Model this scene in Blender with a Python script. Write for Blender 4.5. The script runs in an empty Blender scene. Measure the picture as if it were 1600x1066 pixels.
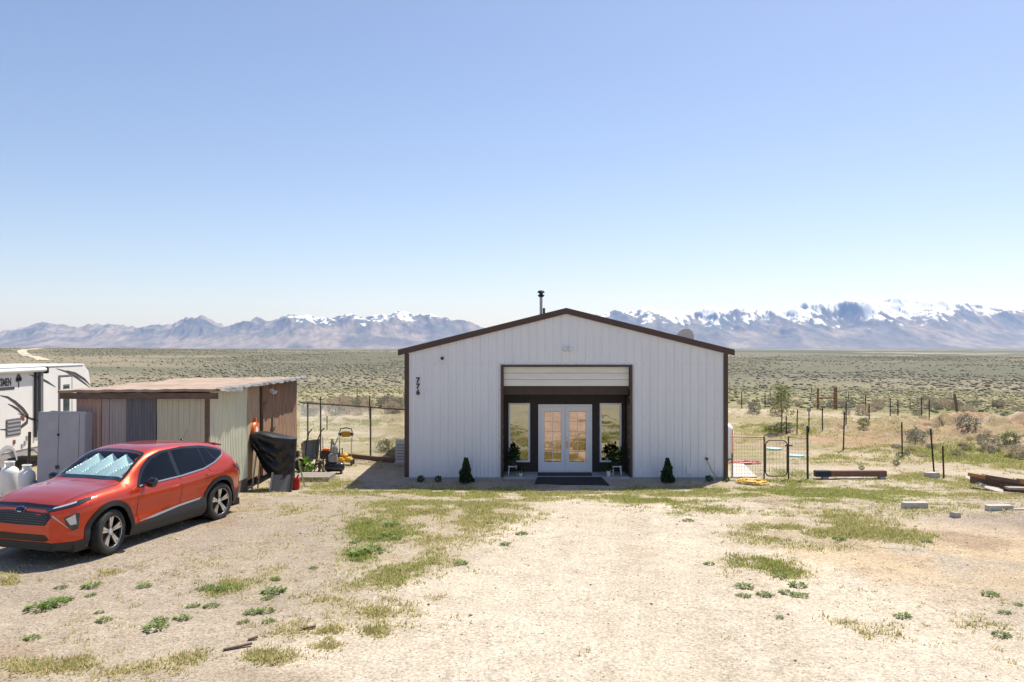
import bpy, bmesh, math, random
import numpy as np
from mathutils import Vector, Matrix
from mathutils.bvhtree import BVHTree
random.seed(7); RNG = np.random.default_rng(11)
R = math.radians
# ------------------------------------------------------------------ camera, world, sun, exposure
CAMZ, F, HOR = 3.76, 1270.0, 543.0
sc = bpy.context.scene
COL = sc.collection
cam = bpy.data.cameras.new("camera"); camo = bpy.data.objects.new("camera", cam); COL.objects.link(camo)
camo.location = (0, 0, CAMZ); camo.rotation_euler = (R(90), 0, 0)
cam.sensor_width = 36; cam.lens = F / 1600 * 36; cam.shift_y = (HOR - 533) / 1600
cam.clip_start = 0.1; cam.clip_end = 60000
sc.camera = camo
SUN_EL, SUN_AZ = R(62), R(39)
S = Vector((math.sin(SUN_AZ) * math.cos(SUN_EL), math.cos(SUN_AZ) * math.cos(SUN_EL), math.sin(SUN_EL)))
w = bpy.data.worlds.new("World"); sc.world = w; w.use_nodes = True
nt = w.node_tree; nt.nodes.clear()
sky = nt.nodes.new("ShaderNodeTexSky"); sky.sky_type = 'NISHITA'; sky.sun_disc = False
sky.sun_elevation = SUN_EL; sky.sun_rotation = SUN_AZ; sky.altitude = 800; sky.air_density = 1.0; sky.dust_density = 1.5; sky.ozone_density = 2.0
bg = nt.nodes.new("ShaderNodeBackground"); bg.inputs[1].default_value = 0.105
wo = nt.nodes.new("ShaderNodeOutputWorld")
tint = nt.nodes.new("ShaderNodeMix"); tint.data_type = 'RGBA'; tint.blend_type = 'MULTIPLY'; tint.inputs[0].default_value = 1.0; tint.inputs[7].default_value = (1.05, .98, 1.01, 1)
nt.links.new(sky.outputs[0], tint.inputs[6]); nt.links.new(tint.outputs[2], bg.inputs[0]); nt.links.new(bg.outputs[0], wo.inputs[0])
sun = bpy.data.lights.new("sun", 'SUN'); sun.energy = 5.0; sun.angle = R(0.53); sun.color = (1, .95, .87)
suno = bpy.data.objects.new("sun", sun); COL.objects.link(suno)
suno.rotation_euler = (-S).to_track_quat('-Z', 'Y').to_euler(); suno.location = (20, 20, 60)
sc.view_settings.view_transform = 'Standard'; sc.view_settings.look = 'None'
sc.view_settings.exposure = 0.5; sc.view_settings.gamma = 1.0; sc.view_settings.use_curve_mapping = False
sc.render.engine = 'CYCLES'
sc.cycles.use_denoising = True
sc.cycles.max_bounces = 8; sc.cycles.diffuse_bounces = 3; sc.cycles.volume_bounces = 1; sc.cycles.transparent_max_bounces = 12

# ------------------------------------------------------------------ helpers
def srgb(r, g, b):
    f = lambda c: c / 12.92 if c <= .04045 else ((c + .055) / 1.055) ** 2.4
    return (f(r / 255), f(g / 255), f(b / 255))
MATS = {}
def mat(name, col, rough=.6, metal=0., col2=None, nscale=4., bump=0., bscale=30., coat=0., spec=.5, stretch=None, lo=.35, hi=.65, detail=6):
    m = bpy.data.materials.new(name); m.use_nodes = True; n = m.node_tree; L = n.links
    b = n.nodes["Principled BSDF"]
    b.inputs["Roughness"].default_value = rough; b.inputs["Metallic"].default_value = metal
    b.inputs["Coat Weight"].default_value = coat; b.inputs["Coat Roughness"].default_value = .04
    b.inputs["Specular IOR Level"].default_value = spec
    b.inputs["Base Color"].default_value = (*col, 1)
    tc = n.nodes.new("ShaderNodeTexCoord"); src = tc.outputs["Object"]
    if stretch:
        mp = n.nodes.new("ShaderNodeMapping"); mp.inputs["Scale"].default_value = stretch
        L.new(src, mp.inputs[0]); src = mp.outputs[0]
    if col2:
        t = n.nodes.new("ShaderNodeTexNoise"); t.inputs["Scale"].default_value = nscale; t.inputs["Detail"].default_value = detail; t.inputs["Roughness"].default_value = .65
        r = n.nodes.new("ShaderNodeValToRGB"); r.color_ramp.elements[0].position = lo; r.color_ramp.elements[1].position = hi
        r.color_ramp.elements[0].color = (*col, 1); r.color_ramp.elements[1].color = (*col2, 1)
        L.new(src, t.inputs["Vector"]); L.new(t.outputs[0], r.inputs[0]); L.new(r.outputs[0], b.inputs["Base Color"])
    if bump:
        t = n.nodes.new("ShaderNodeTexNoise"); t.inputs["Scale"].default_value = bscale; t.inputs["Detail"].default_value = 5
        bp = n.nodes.new("ShaderNodeBump"); bp.inputs["Strength"].default_value = bump; bp.inputs["Distance"].default_value = .02
        L.new(src, t.inputs["Vector"]); L.new(t.outputs[0], bp.inputs["Height"]); L.new(bp.outputs[0], b.inputs["Normal"])
    MATS[name] = m
    return m
def attr_mat(name, rough=.8, trans=0.):
    m = bpy.data.materials.new(name); m.use_nodes = True; n = m.node_tree
    b = n.nodes["Principled BSDF"]; b.inputs["Roughness"].default_value = rough; b.inputs["Specular IOR Level"].default_value = .25
    a = n.nodes.new("ShaderNodeAttribute"); a.attribute_name = "Col"
    n.links.new(a.outputs["Color"], b.inputs["Base Color"])
    if trans:
        tr = n.nodes.new("ShaderNodeBsdfTranslucent"); mx = n.nodes.new("ShaderNodeMixShader"); mx.inputs[0].default_value = trans
        n.links.new(a.outputs["Color"], tr.inputs[0]); n.links.new(b.outputs[0], mx.inputs[1]); n.links.new(tr.outputs[0], mx.inputs[2])
        n.links.new(mx.outputs[0], n.nodes["Material Output"].inputs[0])
    return m
class MB:
    def __init__(s): s.v = []; s.f = []
    def add(s, vs, fs):
        o = len(s.v); s.v += [tuple(v) for v in vs]; s.f += [tuple(i + o for i in f) for f in fs]; return s
    def box(s, x0, x1, y0, y1, z0, z1, M=None):
        vs = [(x, y, z) for z in (z0, z1) for y in (y0, y1) for x in (x0, x1)]
        if M is not None: vs = [M @ Vector(v) for v in vs]
        return s.add(vs, [(0, 2, 3, 1), (4, 5, 7, 6), (0, 1, 5, 4), (2, 6, 7, 3), (0, 4, 6, 2), (1, 3, 7, 5)])
    def bar(s, a, b, w=.05, h=None, up=(0, 0, 1)):
        a, b = Vector(a), Vector(b); d = (b - a); L = d.length; d.normalize(); h = h or w
        u = Vector(up)
        if abs(d.dot(u)) > .98: u = Vector((0, 1, 0))
        r = d.cross(u).normalized(); u = r.cross(d)
        vs = [p + r * (i * w / 2) + u * (j * h / 2) for p in (a, b) for i, j in ((-1, -1), (1, -1), (1, 1), (-1, 1))]
        return s.add(vs, [(3, 2, 1, 0), (4, 5, 6, 7), (0, 1, 5, 4), (1, 2, 6, 5), (2, 3, 7, 6), (3, 0, 4, 7)])
    def tube(s, pts, r, n=8, cap=True):
        pts = [Vector(p) for p in pts]; k = len(pts); rs = r if hasattr(r, '__len__') else [r] * k
        ref = None; o = len(s.v)
        for i, p in enumerate(pts):
            d = (pts[min(i + 1, k - 1)] - pts[max(i - 1, 0)]).normalized()
            if ref is None: ref = Vector((0, 0, 1)) if abs(d.z) < .9 else Vector((1, 0, 0))
            u = (ref - d * ref.dot(d)).normalized(); v = d.cross(u); ref = u
            s.v += [tuple(p + (u * math.cos(2 * math.pi * j / n) + v * math.sin(2 * math.pi * j / n)) * rs[i]) for j in range(n)]
        for i in range(k - 1):
            for j in range(n):
                a = o + i * n + j; b = o + i * n + (j + 1) % n
                s.f.append((a, b, b + n, a + n))
        if cap:
            s.f.append(tuple(o + j for j in range(n))[::-1]); s.f.append(tuple(o + (k - 1) * n + j for j in range(n)))
        return s
    def lathe(s, prof, c=(0, 0, 0), n=24, axis='z', M=None):
        o = len(s.v); c = Vector(c)
        for r, h in prof:
            for j in range(n):
                a = 2 * math.pi * j / n
                p = Vector((r * math.cos(a), r * math.sin(a), h))
                if axis == 'y': p = Vector((p.x, p.z, p.y))
                if axis == 'x': p = Vector((p.z, p.x, p.y))
                if M is not None: p = M @ p
                s.v.append(tuple(p + c))
        for i in range(len(prof) - 1):
            for j in range(n):
                a = o + i * n + j; b = o + i * n + (j + 1) % n
                s.f.append((a, b, b + n, a + n))
        return s
    def prism(s, poly, fn, t0, t1):
        n = len(poly); vs = [fn(u, v, t0) for u, v in poly] + [fn(u, v, t1) for u, v in poly]
        return s.add(vs, [tuple(range(n))[::-1], tuple(range(n, 2 * n))] + [(i, (i + 1) % n, n + (i + 1) % n, n + i) for i in range(n)])
    def build(s, name, m, parent=None, smooth=False, bevel=0., loc=None, fix=True):
        me = bpy.data.meshes.new(name); me.from_pydata(s.v, [], s.f)
        if fix:
            bm = bmesh.new(); bm.from_mesh(me); bmesh.ops.recalc_face_normals(bm, faces=bm.faces)
            if bevel: bmesh.ops.bevel(bm, geom=[e for e in bm.edges if len(e.link_faces) == 2 and e.calc_face_angle(0) > .6], offset=bevel, segments=2, affect='EDGES', clamp_overlap=True)
            bm.to_mesh(me); bm.free()
        if smooth:
            me.polygons.foreach_set("use_smooth", [True] * len(me.polygons))
            try: me.set_sharp_from_angle(angle=R(40))
            except Exception: pass
        return link(name, me, m, parent, loc)
def link(name, me, m, parent=None, loc=None):
    o = bpy.data.objects.new(name, me); COL.objects.link(o)
    if m is not None and not me.materials: me.materials.append(m)
    if parent is not None: o.parent = parent
    if loc is not None: o.location = loc
    return o
def tag(o, label, cat=None, group=None, kind=None):
    o["label"] = label
    if cat: o["category"] = cat
    if group: o["group"] = group
    if kind: o["kind"] = kind
    return o
def thing(name, label, cat, loc=(0, 0, 0), rz=0., group=None):
    o = bpy.data.objects.new(name, None); COL.objects.link(o); o.location = loc; o.rotation_euler = (0, 0, rz)
    o.empty_display_size = .2
    return tag(o, label, cat, group)
def copy_tree(o, parent=None):
    c = o.copy(); COL.objects.link(c)
    if parent is not None: c.parent = parent
    for ch in o.children: copy_tree(ch, c)
    return c
def np_mesh(name, V, Fq, m, cols=None, smooth=False, k=None):
    """V (n,3), Fq (m,k) index array -> mesh object"""
    me = bpy.data.meshes.new(name); k = Fq.shape[1]
    me.vertices.add(len(V)); me.vertices.foreach_set("co", np.ascontiguousarray(V, dtype=np.float32).ravel())
    me.loops.add(Fq.size); me.loops.foreach_set("vertex_index", np.ascontiguousarray(Fq, dtype=np.int32).ravel())
    me.polygons.add(len(Fq)); me.polygons.foreach_set("loop_start", np.arange(0, Fq.size, k, dtype=np.int32))
    if smooth: me.polygons.foreach_set("use_smooth", np.ones(len(Fq), dtype=bool))
    me.update(calc_edges=True)
    if cols is not None:
        a = me.color_attributes.new("Col", 'FLOAT_COLOR', 'POINT')
        c4 = np.ones((len(V), 4), dtype=np.float32); c4[:, :3] = cols
        a.data.foreach_set("color", c4.ravel())
    return link(name, me, m)
def text_mesh(name, body, size, m, parent, M, depth=.004, bold=0.):
    c = bpy.data.curves.new(name, 'FONT'); c.body = body; c.size = size; c.extrude = depth; c.offset = bold
    c.align_x = 'CENTER'; c.align_y = 'CENTER'; c.resolution_u = 3
    t = bpy.data.objects.new("tmp", c); COL.objects.link(t)
    bpy.context.view_layer.update()
    me = bpy.data.meshes.new_from_object(t.evaluated_get(bpy.context.evaluated_depsgraph_get()))
    bpy.data.objects.remove(t); me.transform(M); me.name = name; me.materials.clear()
    return link(name, me, m, parent)
# ---- value noise
def _hash(ix, iy, seed):
    h = (ix.astype(np.int64) * 374761393 + iy.astype(np.int64) * 668265263 + seed * 974634777) & 0x7fffffff
    h = ((h ^ (h >> 13)) * 1274126177) & 0x7fffffff
    return ((h ^ (h >> 16)) & 0xffffff) / float(0xffffff)
def vnoise(x, y, seed=0):
    x = np.asarray(x, float); y = np.asarray(y, float)
    ix = np.floor(x); iy = np.floor(y); fx = x - ix; fy = y - iy
    fx = fx * fx * (3 - 2 * fx); fy = fy * fy * (3 - 2 * fy)
    a = _hash(ix, iy, seed); b = _hash(ix + 1, iy, seed); c = _hash(ix, iy + 1, seed); d = _hash(ix + 1, iy + 1, seed)
    return (a * (1 - fx) + b * fx) * (1 - fy) + (c * (1 - fx) + d * fx) * fy
def fbm(x, y, seed=0, o=4):
    s = 0; a = .5; t = 0
    for i in range(o):
        s = s + a * vnoise(x * 2 ** i + 17.3 * i, y * 2 ** i - 9.1 * i, seed + i); t += a; a *= .5
    return s / t
def sstep(a, b, x):
    t = np.clip((np.asarray(x, float) - a) / (b - a), 0, 1); return t * t * (3 - 2 * t)
# ---- terrain height
CREST = ([-3000, -400, 0, 300, 620, 1140, 1600, 2000, 5000], [2.5, 3.2, 3.0, 2.6, 1.3, -1.3, -2.2, -2.2, 1.0])
def height(x, y):
    x = np.asarray(x, float); y = np.asarray(y, float)
    r = np.sqrt(x * x + y * y)
    px = 800 + F * np.clip(x / np.maximum(np.abs(y), 1e-3), -4, 4)
    px = np.where(y < 0, 800 + (px - 800) * .3, px)
    zc = np.interp(px, *CREST)
    rr = np.array([0, 48, 70, 100, 145])
    base = np.interp(r, [0, 50, 75, 105, 150], [0, 0, -.8, -2.0, -3.2])
    t = sstep(150, 520, r) * .55 + np.clip((r - 150) / 370, 0, 1) * .45
    z = np.where(r > 150, -3.2 + (zc + 3.2) * t, base)
    fall = sstep(540, 1400, r)
    z = z * (1 - fall) + fall * (-9.0)
    z = z + sstep(60, 260, r) * (1 - sstep(2500, 6000, r)) * ((fbm(x / 80, y / 80, 3, 3) - .5) * 3.4 * sstep(80, 300, r) * (1 - sstep(380, 520, r) * .6) + (fbm(x / 18, y / 18, 5, 2) - .5) * .7)
    # the yard: a low pad in front, dropping to the building
    z = z + .46 * (1 - sstep(16.2, 22.0, y)) * (1 - sstep(30, 60, np.abs(x)))
    # rubble berm at the right and small soil heaps behind
    def mound(cx, cy, rx, ry, h):
        q = ((x - cx) / rx) ** 2 + ((y - cy) / ry) ** 2
        return h * np.exp(-q) * (.2 + 1.5 * fbm(x * 1.3, y * 1.3, 21, 4))
    z = z + mound(18.5, 33, 4.5, 3.2, .75) + mound(13.5, 36, 3.5, 2.2, .35) + mound(24, 31, 5, 4, .8) + mound(9.5, 46, 9, 1.5, .35) + mound(-6.0, 41, 6, 1.0, .25)
    # fine unevenness
    z = z + (fbm(x * .35, y * .35, 8, 3) - .5) * .10 * sstep(2, 8, r) + (fbm(x * 2.2, y * 2.2, 9, 3) - .5) * .03
    # keep ground at the building flat
    inb = sstep(22.4, 22.9, y) * (1 - sstep(38, 40, y)) * sstep(-3.9, -3.3, x) * (1 - sstep(6.3, 6.9, x))
    return z * (1 - inb) + (.03) * inb
def hz(x, y): return float(height(np.array([x]), np.array([y]))[0])
def gp(px, py):
    D = CAMZ * F / (py - HOR)
    for _ in range(12):
        x = (px - 800) / F * D; D = .5 * D + .5 * (CAMZ - hz(x, D)) * F / (py - HOR)
    x = (px - 800) / F * D
    return Vector((x, D, hz(x, D)))
def at(px, py, D): return Vector(((px - 800) / F * D, D, CAMZ - (py - HOR) / F * D))

# ------------------------------------------------------------------ vegetation zones on the ground (soil and growth, world space)
# each: photo-plan centre/radii turned into ground ellipses; density, dryness
PATCH = [(600, 836, 45, 10, 1.0, .1), (572, 864, 32, 9, 1.1, .05), (560, 822, 26, 10, .8, .2), (650, 800, 90, 14, .6, .45), (690, 830, 90, 38, .45, .75), (640, 880, 60, 16, .6, .4),
         (610, 905, 50, 12, .55, .4), (690, 771, 150, 7, .7, .3), (790, 790, 70, 16, .6, .5), (640, 787, 60, 6, .5, .4), (480, 766, 60, 8, .4, .5), (530, 755, 30, 8, .35, .4), (1010, 772, 150, 7, .6, .45), (1020, 782, 60, 7, .9, .3), (890, 775, 60, 6, .5, .6),
         (1100, 797, 50, 6, .5, .3), (1180, 768, 90, 8, .7, .3), (1290, 775, 90, 12, .9, .25), (1250, 800, 60, 8, .6, .5), (1240, 830, 90, 14, .8, .45), (1330, 815, 90, 18, .5, .6), (1300, 850, 90, 14, .4, .6), (1185, 880, 48, 9, .9, .2), (1225, 893, 26, 9, .7, .3),
         (1400, 838, 60, 11, .6, .5), (1420, 770, 70, 8, .7, .4), (1460, 800, 50, 10, .35, .6), (1560, 775, 60, 10, .5, .6), (1540, 792, 50, 6, .4, .6),
         (430, 905, 70, 25, .25, .7), (350, 920, 34, 9, .8, .45), (540, 940, 90, 26, .35, .8), (610, 960, 60, 20, .3, .75), (460, 985, 50, 14, .35, .8),
         (50, 1042, 60, 10, .8, .75), (120, 1036, 30, 8, .7, .75), (245, 1040, 50, 12, .9, .7), (290, 1030, 30, 9, .7, .7), (430, 1030, 40, 9, .8, .7), (405, 1022, 20, 6, .7, .7), (170, 1052, 30, 6, .6, .7),
         (1325, 972, 30, 5, .7, .6), (1392, 978, 18, 7, .8, .6), (1400, 992, 18, 6, .7, .6), (1355, 990, 12, 4, .6, .6), (1510, 975, 14, 6, .8, .6), (1555, 976, 14, 4, .6, .6), (20, 908, 16, 6, .8, .6), (165, 896, 14, 4, .7, .7),
         (20, 895, 14, 4, .6, .5), (325, 880, 60, 12, .16, .8), (440, 850, 80, 20, .15, .8), (400, 800, 60, 14, .15, .7), (470, 790, 50, 10, .2, .6), (640, 952, 12, 7, .9, .6), (590, 957, 14, 6, .7, .7), (585, 985, 12, 5, .8, .6), (510, 1008, 16, 6, .8, .7), (520, 985, 20, 6, .7, .8), (600, 938, 16, 5, .6, .7), (680, 935, 14, 3, .6, .7),
         (545, 660, 85, 5, .9, .25), (560, 688, 80, 5, .9, .3), (600, 706, 35, 9, .8, .3), (520, 712, 50, 6, .4, .6), (500, 672, 40, 4, .5, .4), (410, 762, 30, 6, .7, .4), (480, 748, 30, 5, .7, .4),
         (1200, 668, 60, 7, 1.0, .2), (1240, 675, 40, 6, .9, .3), (1330, 655, 110, 4, .6, .5), (1170, 690, 60, 4, .5, .4), (1225, 738, 40, 9, .7, .2), (1300, 715, 70, 6, .7, .4), (1350, 722, 60, 6, .7, .4), (1250, 755, 60, 5, .6, .4),
         (1380, 700, 110, 8, .6, .5), (1440, 712, 60, 10, .8, .3), (1530, 712, 70, 14, 1.2, .3), (1580, 730, 40, 14, .9, .5), (1420, 745, 90, 8, .6, .5), (1530, 755, 60, 8, .7, .5), (1500, 680, 90, 10, .4, .7), (1400, 668, 100, 5, .4, .6)]
ELL = []
for (px, py, rx, ry, dn, dr) in PATCH:
    c = gp(px, py); a = gp(px, py - ry); b = gp(px, py + ry)
    ELL.append((c.x, c.y, max(rx / F * c.y, .12), max((a.y - b.y) / 2, .12), dn, dr))
def growth(x, y):
    """grass cover 0..1 and dryness at ground points"""
    x = np.asarray(x, float); y = np.asarray(y, float); d = np.zeros_like(x); dr = np.zeros_like(x)
    wx = (fbm(x * 1.1, y * 1.1, 31, 3) - .5) * 1.3; wy = (fbm(x * 1.1, y * 1.1, 32, 3) - .5) * 1.3
    for (cx, cy, rx, ry, dn, dd) in ELL:
        q = ((x + wx * min(rx, 1.0) - cx) / rx) ** 2 + ((y + wy * min(ry, 1.2) - cy) / ry) ** 2
        g = dn * np.exp(-q * 1.1); d += g; dr += g * dd
    dr = dr / np.maximum(d, 1e-4)
    n = fbm(x * 1.6, y * 1.6, 33, 4)
    return np.clip(d, 0, 1.2) * sstep(.34, .62, n), dr, np.clip(d, 0, 1.2)

# ------------------------------------------------------------------ ground: one sheet to the horizon
rad = [.8, 2, 3.5, 5]
r_ = 6.0
while r_ < 46: rad.append(r_); r_ *= 1.0066
while r_ < 620: rad.append(r_); r_ *= 1.018
while r_ < 18500: rad.append(r_); r_ *= 1.075
rad = np.array(rad + [18500.])
ang = np.concatenate([np.linspace(-46, 46, 470), np.linspace(46, 314, 100)[1:-1]]); ang = np.radians(ang)
RR, AA = np.meshgrid(rad, ang, indexing='ij')
GX = (RR * np.sin(AA)).ravel(); GY = (RR * np.cos(AA)).ravel(); GZ = height(GX, GY)
nr, na = RR.shape
i = np.arange(nr - 1)[:, None] * na; j = np.arange(na)[None, :]; j2 = (j + 1) % na
Q = np.stack([i + j, i + j2, i + na + j2, i + na + j], -1).reshape(-1, 4)[:, ::-1]
ctr = len(GX)
V = np.column_stack([GX, GY, GZ])
rr = RR.ravel()
def ground_color(x, y, r):
    C = lambda *c: np.array(c)[None, :]
    mix = lambda a, b, t: a * (1 - t[:, None]) + b * t[:, None]
    n1 = fbm(x * .25, y * .25, 41, 4); n2 = fbm(x * .9, y * .9, 42, 4)
    col = mix(C(.42, .35, .265), C(.51, .435, .335), sstep(.35, .65, n1))
    # pale driveway: from the lower right up towards the door
    cx = np.interp(y, [0, 8, 12, 17, 22], [1.5, 1.6, 1.9, 2.6, 2.2]); hw = np.interp(y, [0, 8, 12, 17, 21, 22.5], [5, 4.4, 3.2, 2.5, 1.6, .6])
    drv = 1 - sstep(.75, 1.25, np.abs(x - cx) / hw + (n2 - .5) * .6)
    trk_ = fbm((x - .12 * y) * 1.6, y * .12, 43, 4)
    col = mix(col, C(.62, .53, .415), drv * .9)
    col = mix(col, C(.50, .42, .32), drv * sstep(.45, .7, trk_) * .55)
    grav = (1 - sstep(-3.2, -1.0, x + (n2 - .5) * 2)) * (1 - sstep(19, 24, y)) * sstep(9.0, 11, y + (n1 - .5) * 2)
    col = mix(col, C(.375, .31, .24), grav * .9)
    och = np.exp(-(((x - 7.5) / 3.2) ** 2 + ((y - 13.0) / 2.0) ** 2)) * sstep(.3, .6, n2)
    col = mix(col, C(.57, .43, .27), np.clip(och * 1.2, 0, .8))
    dk = np.exp(-(((x - 10.8) / 2.4) ** 2 + ((y - 16.2) / 1.7) ** 2))
    col = mix(col, C(.30, .235, .185), np.clip(dk * 1.3, 0, .75) * sstep(.3, .6, n2))
    lt = sstep(.58, .75, fbm(x * .5, y * .5, 45, 3)) * (1 - drv) * (1 - sstep(20, 23, y))
    col = mix(col, C(.30, .21, .14), lt * .6)
    # back yard
    yd = sstep(23, 27, y)
    ycol = mix(C(.50, .41, .30), C(.33, .28, .15), sstep(.38, .6, fbm(x * .16, y * .45, 46, 4)))
    col = mix(col, ycol, yd)
    red = np.exp(-(((x - 19) / 7) ** 2 + ((y - 32.5) / 4.0) ** 2)) + .9 * np.exp(-(((x - 12.2) / 3.6) ** 2 + ((y - 31.8) / 1.6) ** 2))
    col = mix(col, C(.40, .255, .16), np.clip(red * 1.2, 0, .85) * sstep(.3, .62, n2))
    pale = np.exp(-(((x - 10) / 9) ** 2 + ((y - 46) / 2.2) ** 2)) + .8 * np.exp(-(((x + 5.5) / 5) ** 2 + ((y - 40) / 1.4) ** 2))
    col = mix(col, C(.56, .46, .35), np.clip(pale, 0, .9))
    g, dr, graw = growth(x, y); near = 1 - sstep(45, 55, y)
    col = mix(col, C(.40, .325, .205), np.clip(graw * 1.5, 0, .8) * sstep(.3, .55, fbm(x * 2.5, y * 2.5, 44, 3)) * near)
    gc = mix(C(.24, .235, .085), C(.42, .35, .19), np.clip(dr, 0, 1))
    col = mix(col, gc, np.clip(g * .75, 0, .75) * near)
    # field beyond
    f1 = sstep(46, 62, r)
    fld = mix(C(.31, .275, .155), C(.215, .215, .105), sstep(.35, .62, fbm(x * .03, y * .06, 47, 4)))
    fld = mix(fld, C(.40, .33, .22), sstep(.56, .72, fbm(x * .05, y * .12, 48, 4)) * .8)
    col = mix(col, fld, f1)
    hil = mix(C(.285, .245, .17), C(.195, .182, .125), sstep(.35, .65, fbm(x / 42, y / 60, 49, 5)))
    hil = mix(hil, C(.14, .145, .10), sstep(.5, .62, fbm(x / 260, y / 55, 53, 4)) * .7)
    col = mix(col, hil, sstep(110, 190, r))
    far = mix(C(.125, .13, .085), C(.20, .185, .125), sstep(.4, .65, fbm(x / 420, y / 900, 50, 5)))
    far = mix(far, C(.50, .44, .35), sstep(.66, .74, fbm(x / 300, y / 1600, 51, 4)) * .6)
    far = mix(far, C(.13, .15, .085), sstep(.6, .7, fbm(x / 700, y / 1500, 52, 4)) * .8)
    return mix(col, far, sstep(560, 1100, r))
GC = ground_color(GX, GY, rr)
m = bpy.data.materials.new("soil"); m.use_nodes = True; n = m.node_tree; L = n.links; b = n.nodes["Principled BSDF"]
b.inputs["Roughness"].default_value = .95; b.inputs["Specular IOR Level"].default_value = .12
at_ = n.nodes.new("ShaderNodeAttribute"); at_.attribute_name = "Col"
tc = n.nodes.new("ShaderNodeTexCoord")
def noise(scale, det=5, rough=.6):
    t = n.nodes.new("ShaderNodeTexNoise"); t.inputs["Scale"].default_value = scale; t.inputs["Detail"].default_value = det; t.inputs["Roughness"].default_value = rough
    L.new(tc.outputs["Object"], t.inputs["Vector"]); return t
def ramp(src, p0, c0, p1, c1):
    r = n.nodes.new("ShaderNodeValToRGB"); e = r.color_ramp.elements; e[0].position = p0; e[0].color = (c0, c0, c0, 1); e[1].position = p1; e[1].color = (c1, c1, c1, 1)
    L.new(src, r.inputs[0]); return r
def mul(a, bb, fac=1.):
    mx = n.nodes.new("ShaderNodeMix"); mx.data_type = 'RGBA'; mx.blend_type = 'MULTIPLY'; mx.inputs[0].default_value = fac
    L.new(a, mx.inputs[6]); L.new(bb, mx.inputs[7]); return mx.outputs[2]
fine = noise(26, 6, .75); speck = noise(75, 3, .6); med = noise(3.2, 6, .7); big = noise(.32, 4)
vor = n.nodes.new("ShaderNodeTexVoronoi"); vor.inputs["Scale"].default_value = 17; L.new(tc.outputs["Object"], vor.inputs["Vector"])
c = mul(at_.outputs["Color"], ramp(fine.outputs[0], .34, .46, .60, 1.14).outputs[0])
c = mul(c, ramp(speck.outputs[0], .30, .38, .44, 1.0).outputs[0])
c = mul(c, ramp(med.outputs[0], .3, .80, .68, 1.10).outputs[0])
c = mul(c, ramp(big.outputs[0], .3, .92, .7, 1.08).outputs[0])
c = mul(c, ramp(vor.outputs["Distance"], .05, .72, .16, 1.0).outputs[0], .8)
L.new(c, b.inputs["Base Color"])
bp = n.nodes.new("ShaderNodeBump"); bp.inputs["Strength"].default_value = .55; bp.inputs["Distance"].default_value = .035
ad = n.nodes.new("ShaderNodeMath"); ad.operation = 'ADD'; L.new(fine.outputs[0], ad.inputs[0]); L.new(med.outputs[0], ad.inputs[1])
L.new(ad.outputs[0], bp.inputs["Height"]); L.new(bp.outputs[0], b.inputs["Normal"])
SOIL = m
g = np_mesh("ground", V, Q, SOIL, GC, smooth=True)
tag(g, "pale sandy ground running out to sagebrush plain", kind="structure")
# centre fan so the sheet is closed under the camera
MB().add([(0, 0, hz(0, 0))] + [tuple(V[k]) for k in range(na)], [(0, 1 + (k + 1) % na, 1 + k) for k in range(na)]).build("ground_centre", SOIL, g, fix=False)
cc = g.children[0].data.color_attributes.new("Col", 'FLOAT_COLOR', 'POINT'); cc.data.foreach_set("color", [.45, .38, .29, 1] * (na + 1))

# dirt track on the hillside
trk = [gp_ for gp_ in (at(66, 552, 450), at(45, 553, 430), at(33, 556, 400), at(36, 560, 350), at(52, 566, 300), at(70, 573, 255))]
tv = []; tf = []
for k in range(60):
    t = k / 59 * (len(trk) - 1); q = min(int(t), len(trk) - 2); p = trk[q].lerp(trk[q + 1], t - q)
    for s_ in (-1, 0, 1): tv.append((p.x + s_ * 2.2, p.y, hz(p.x + s_ * 2.2, p.y) + .12))
for k in range(59):
    for s_ in (0, 1): tf.append((k * 3 + s_, k * 3 + s_ + 1, k * 3 + s_ + 4, k * 3 + s_ + 3))
o = MB().add(tv, tf).build("dirt_track", mat("track_soil", (.52, .44, .33), .95, col2=(.42, .35, .25), nscale=.2), None)
tag(o, "pale dirt track curving over the far hillside", kind="structure")

# ------------------------------------------------------------------ mountains
SKY = [(-900, 500), (-500, 505), (-250, 498), (-100, 512), (0, 519), (35, 512), (70, 505), (110, 513), (130, 512), (160, 509), (190, 511), (215, 514), (245, 508), (270, 504), (300, 497), (320, 495), (340, 503), (355, 506), (385, 503), (400, 500), (430, 500), (455, 494), (480, 493), (500, 497), (525, 496), (550, 493), (565, 498), (585, 494), (605, 491), (625, 489), (645, 491), (665, 493), (700, 498), (735, 502), (750, 501), (780, 499), (820, 505), (870, 498), (910, 493), (945, 488), (975, 487), (1000, 484), (1020, 481), (1030, 485), (1045, 490), (1060, 489), (1080, 486), (1100, 482), (1115, 480), (1130, 483), (1150, 487), (1165, 483), (1180, 486), (1200, 485), (1215, 487), (1240, 480), (1255, 474), (1270, 478), (1290, 475), (1310, 472), (1330, 470), (1350, 467), (1365, 469), (1385, 466), (1410, 465), (1430, 471), (1450, 473), (1480, 470), (1510, 473), (1540, 478), (1560, 482), (1600, 486), (1700, 488), (1900, 480), (2200, 495), (2600, 500)]
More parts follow.
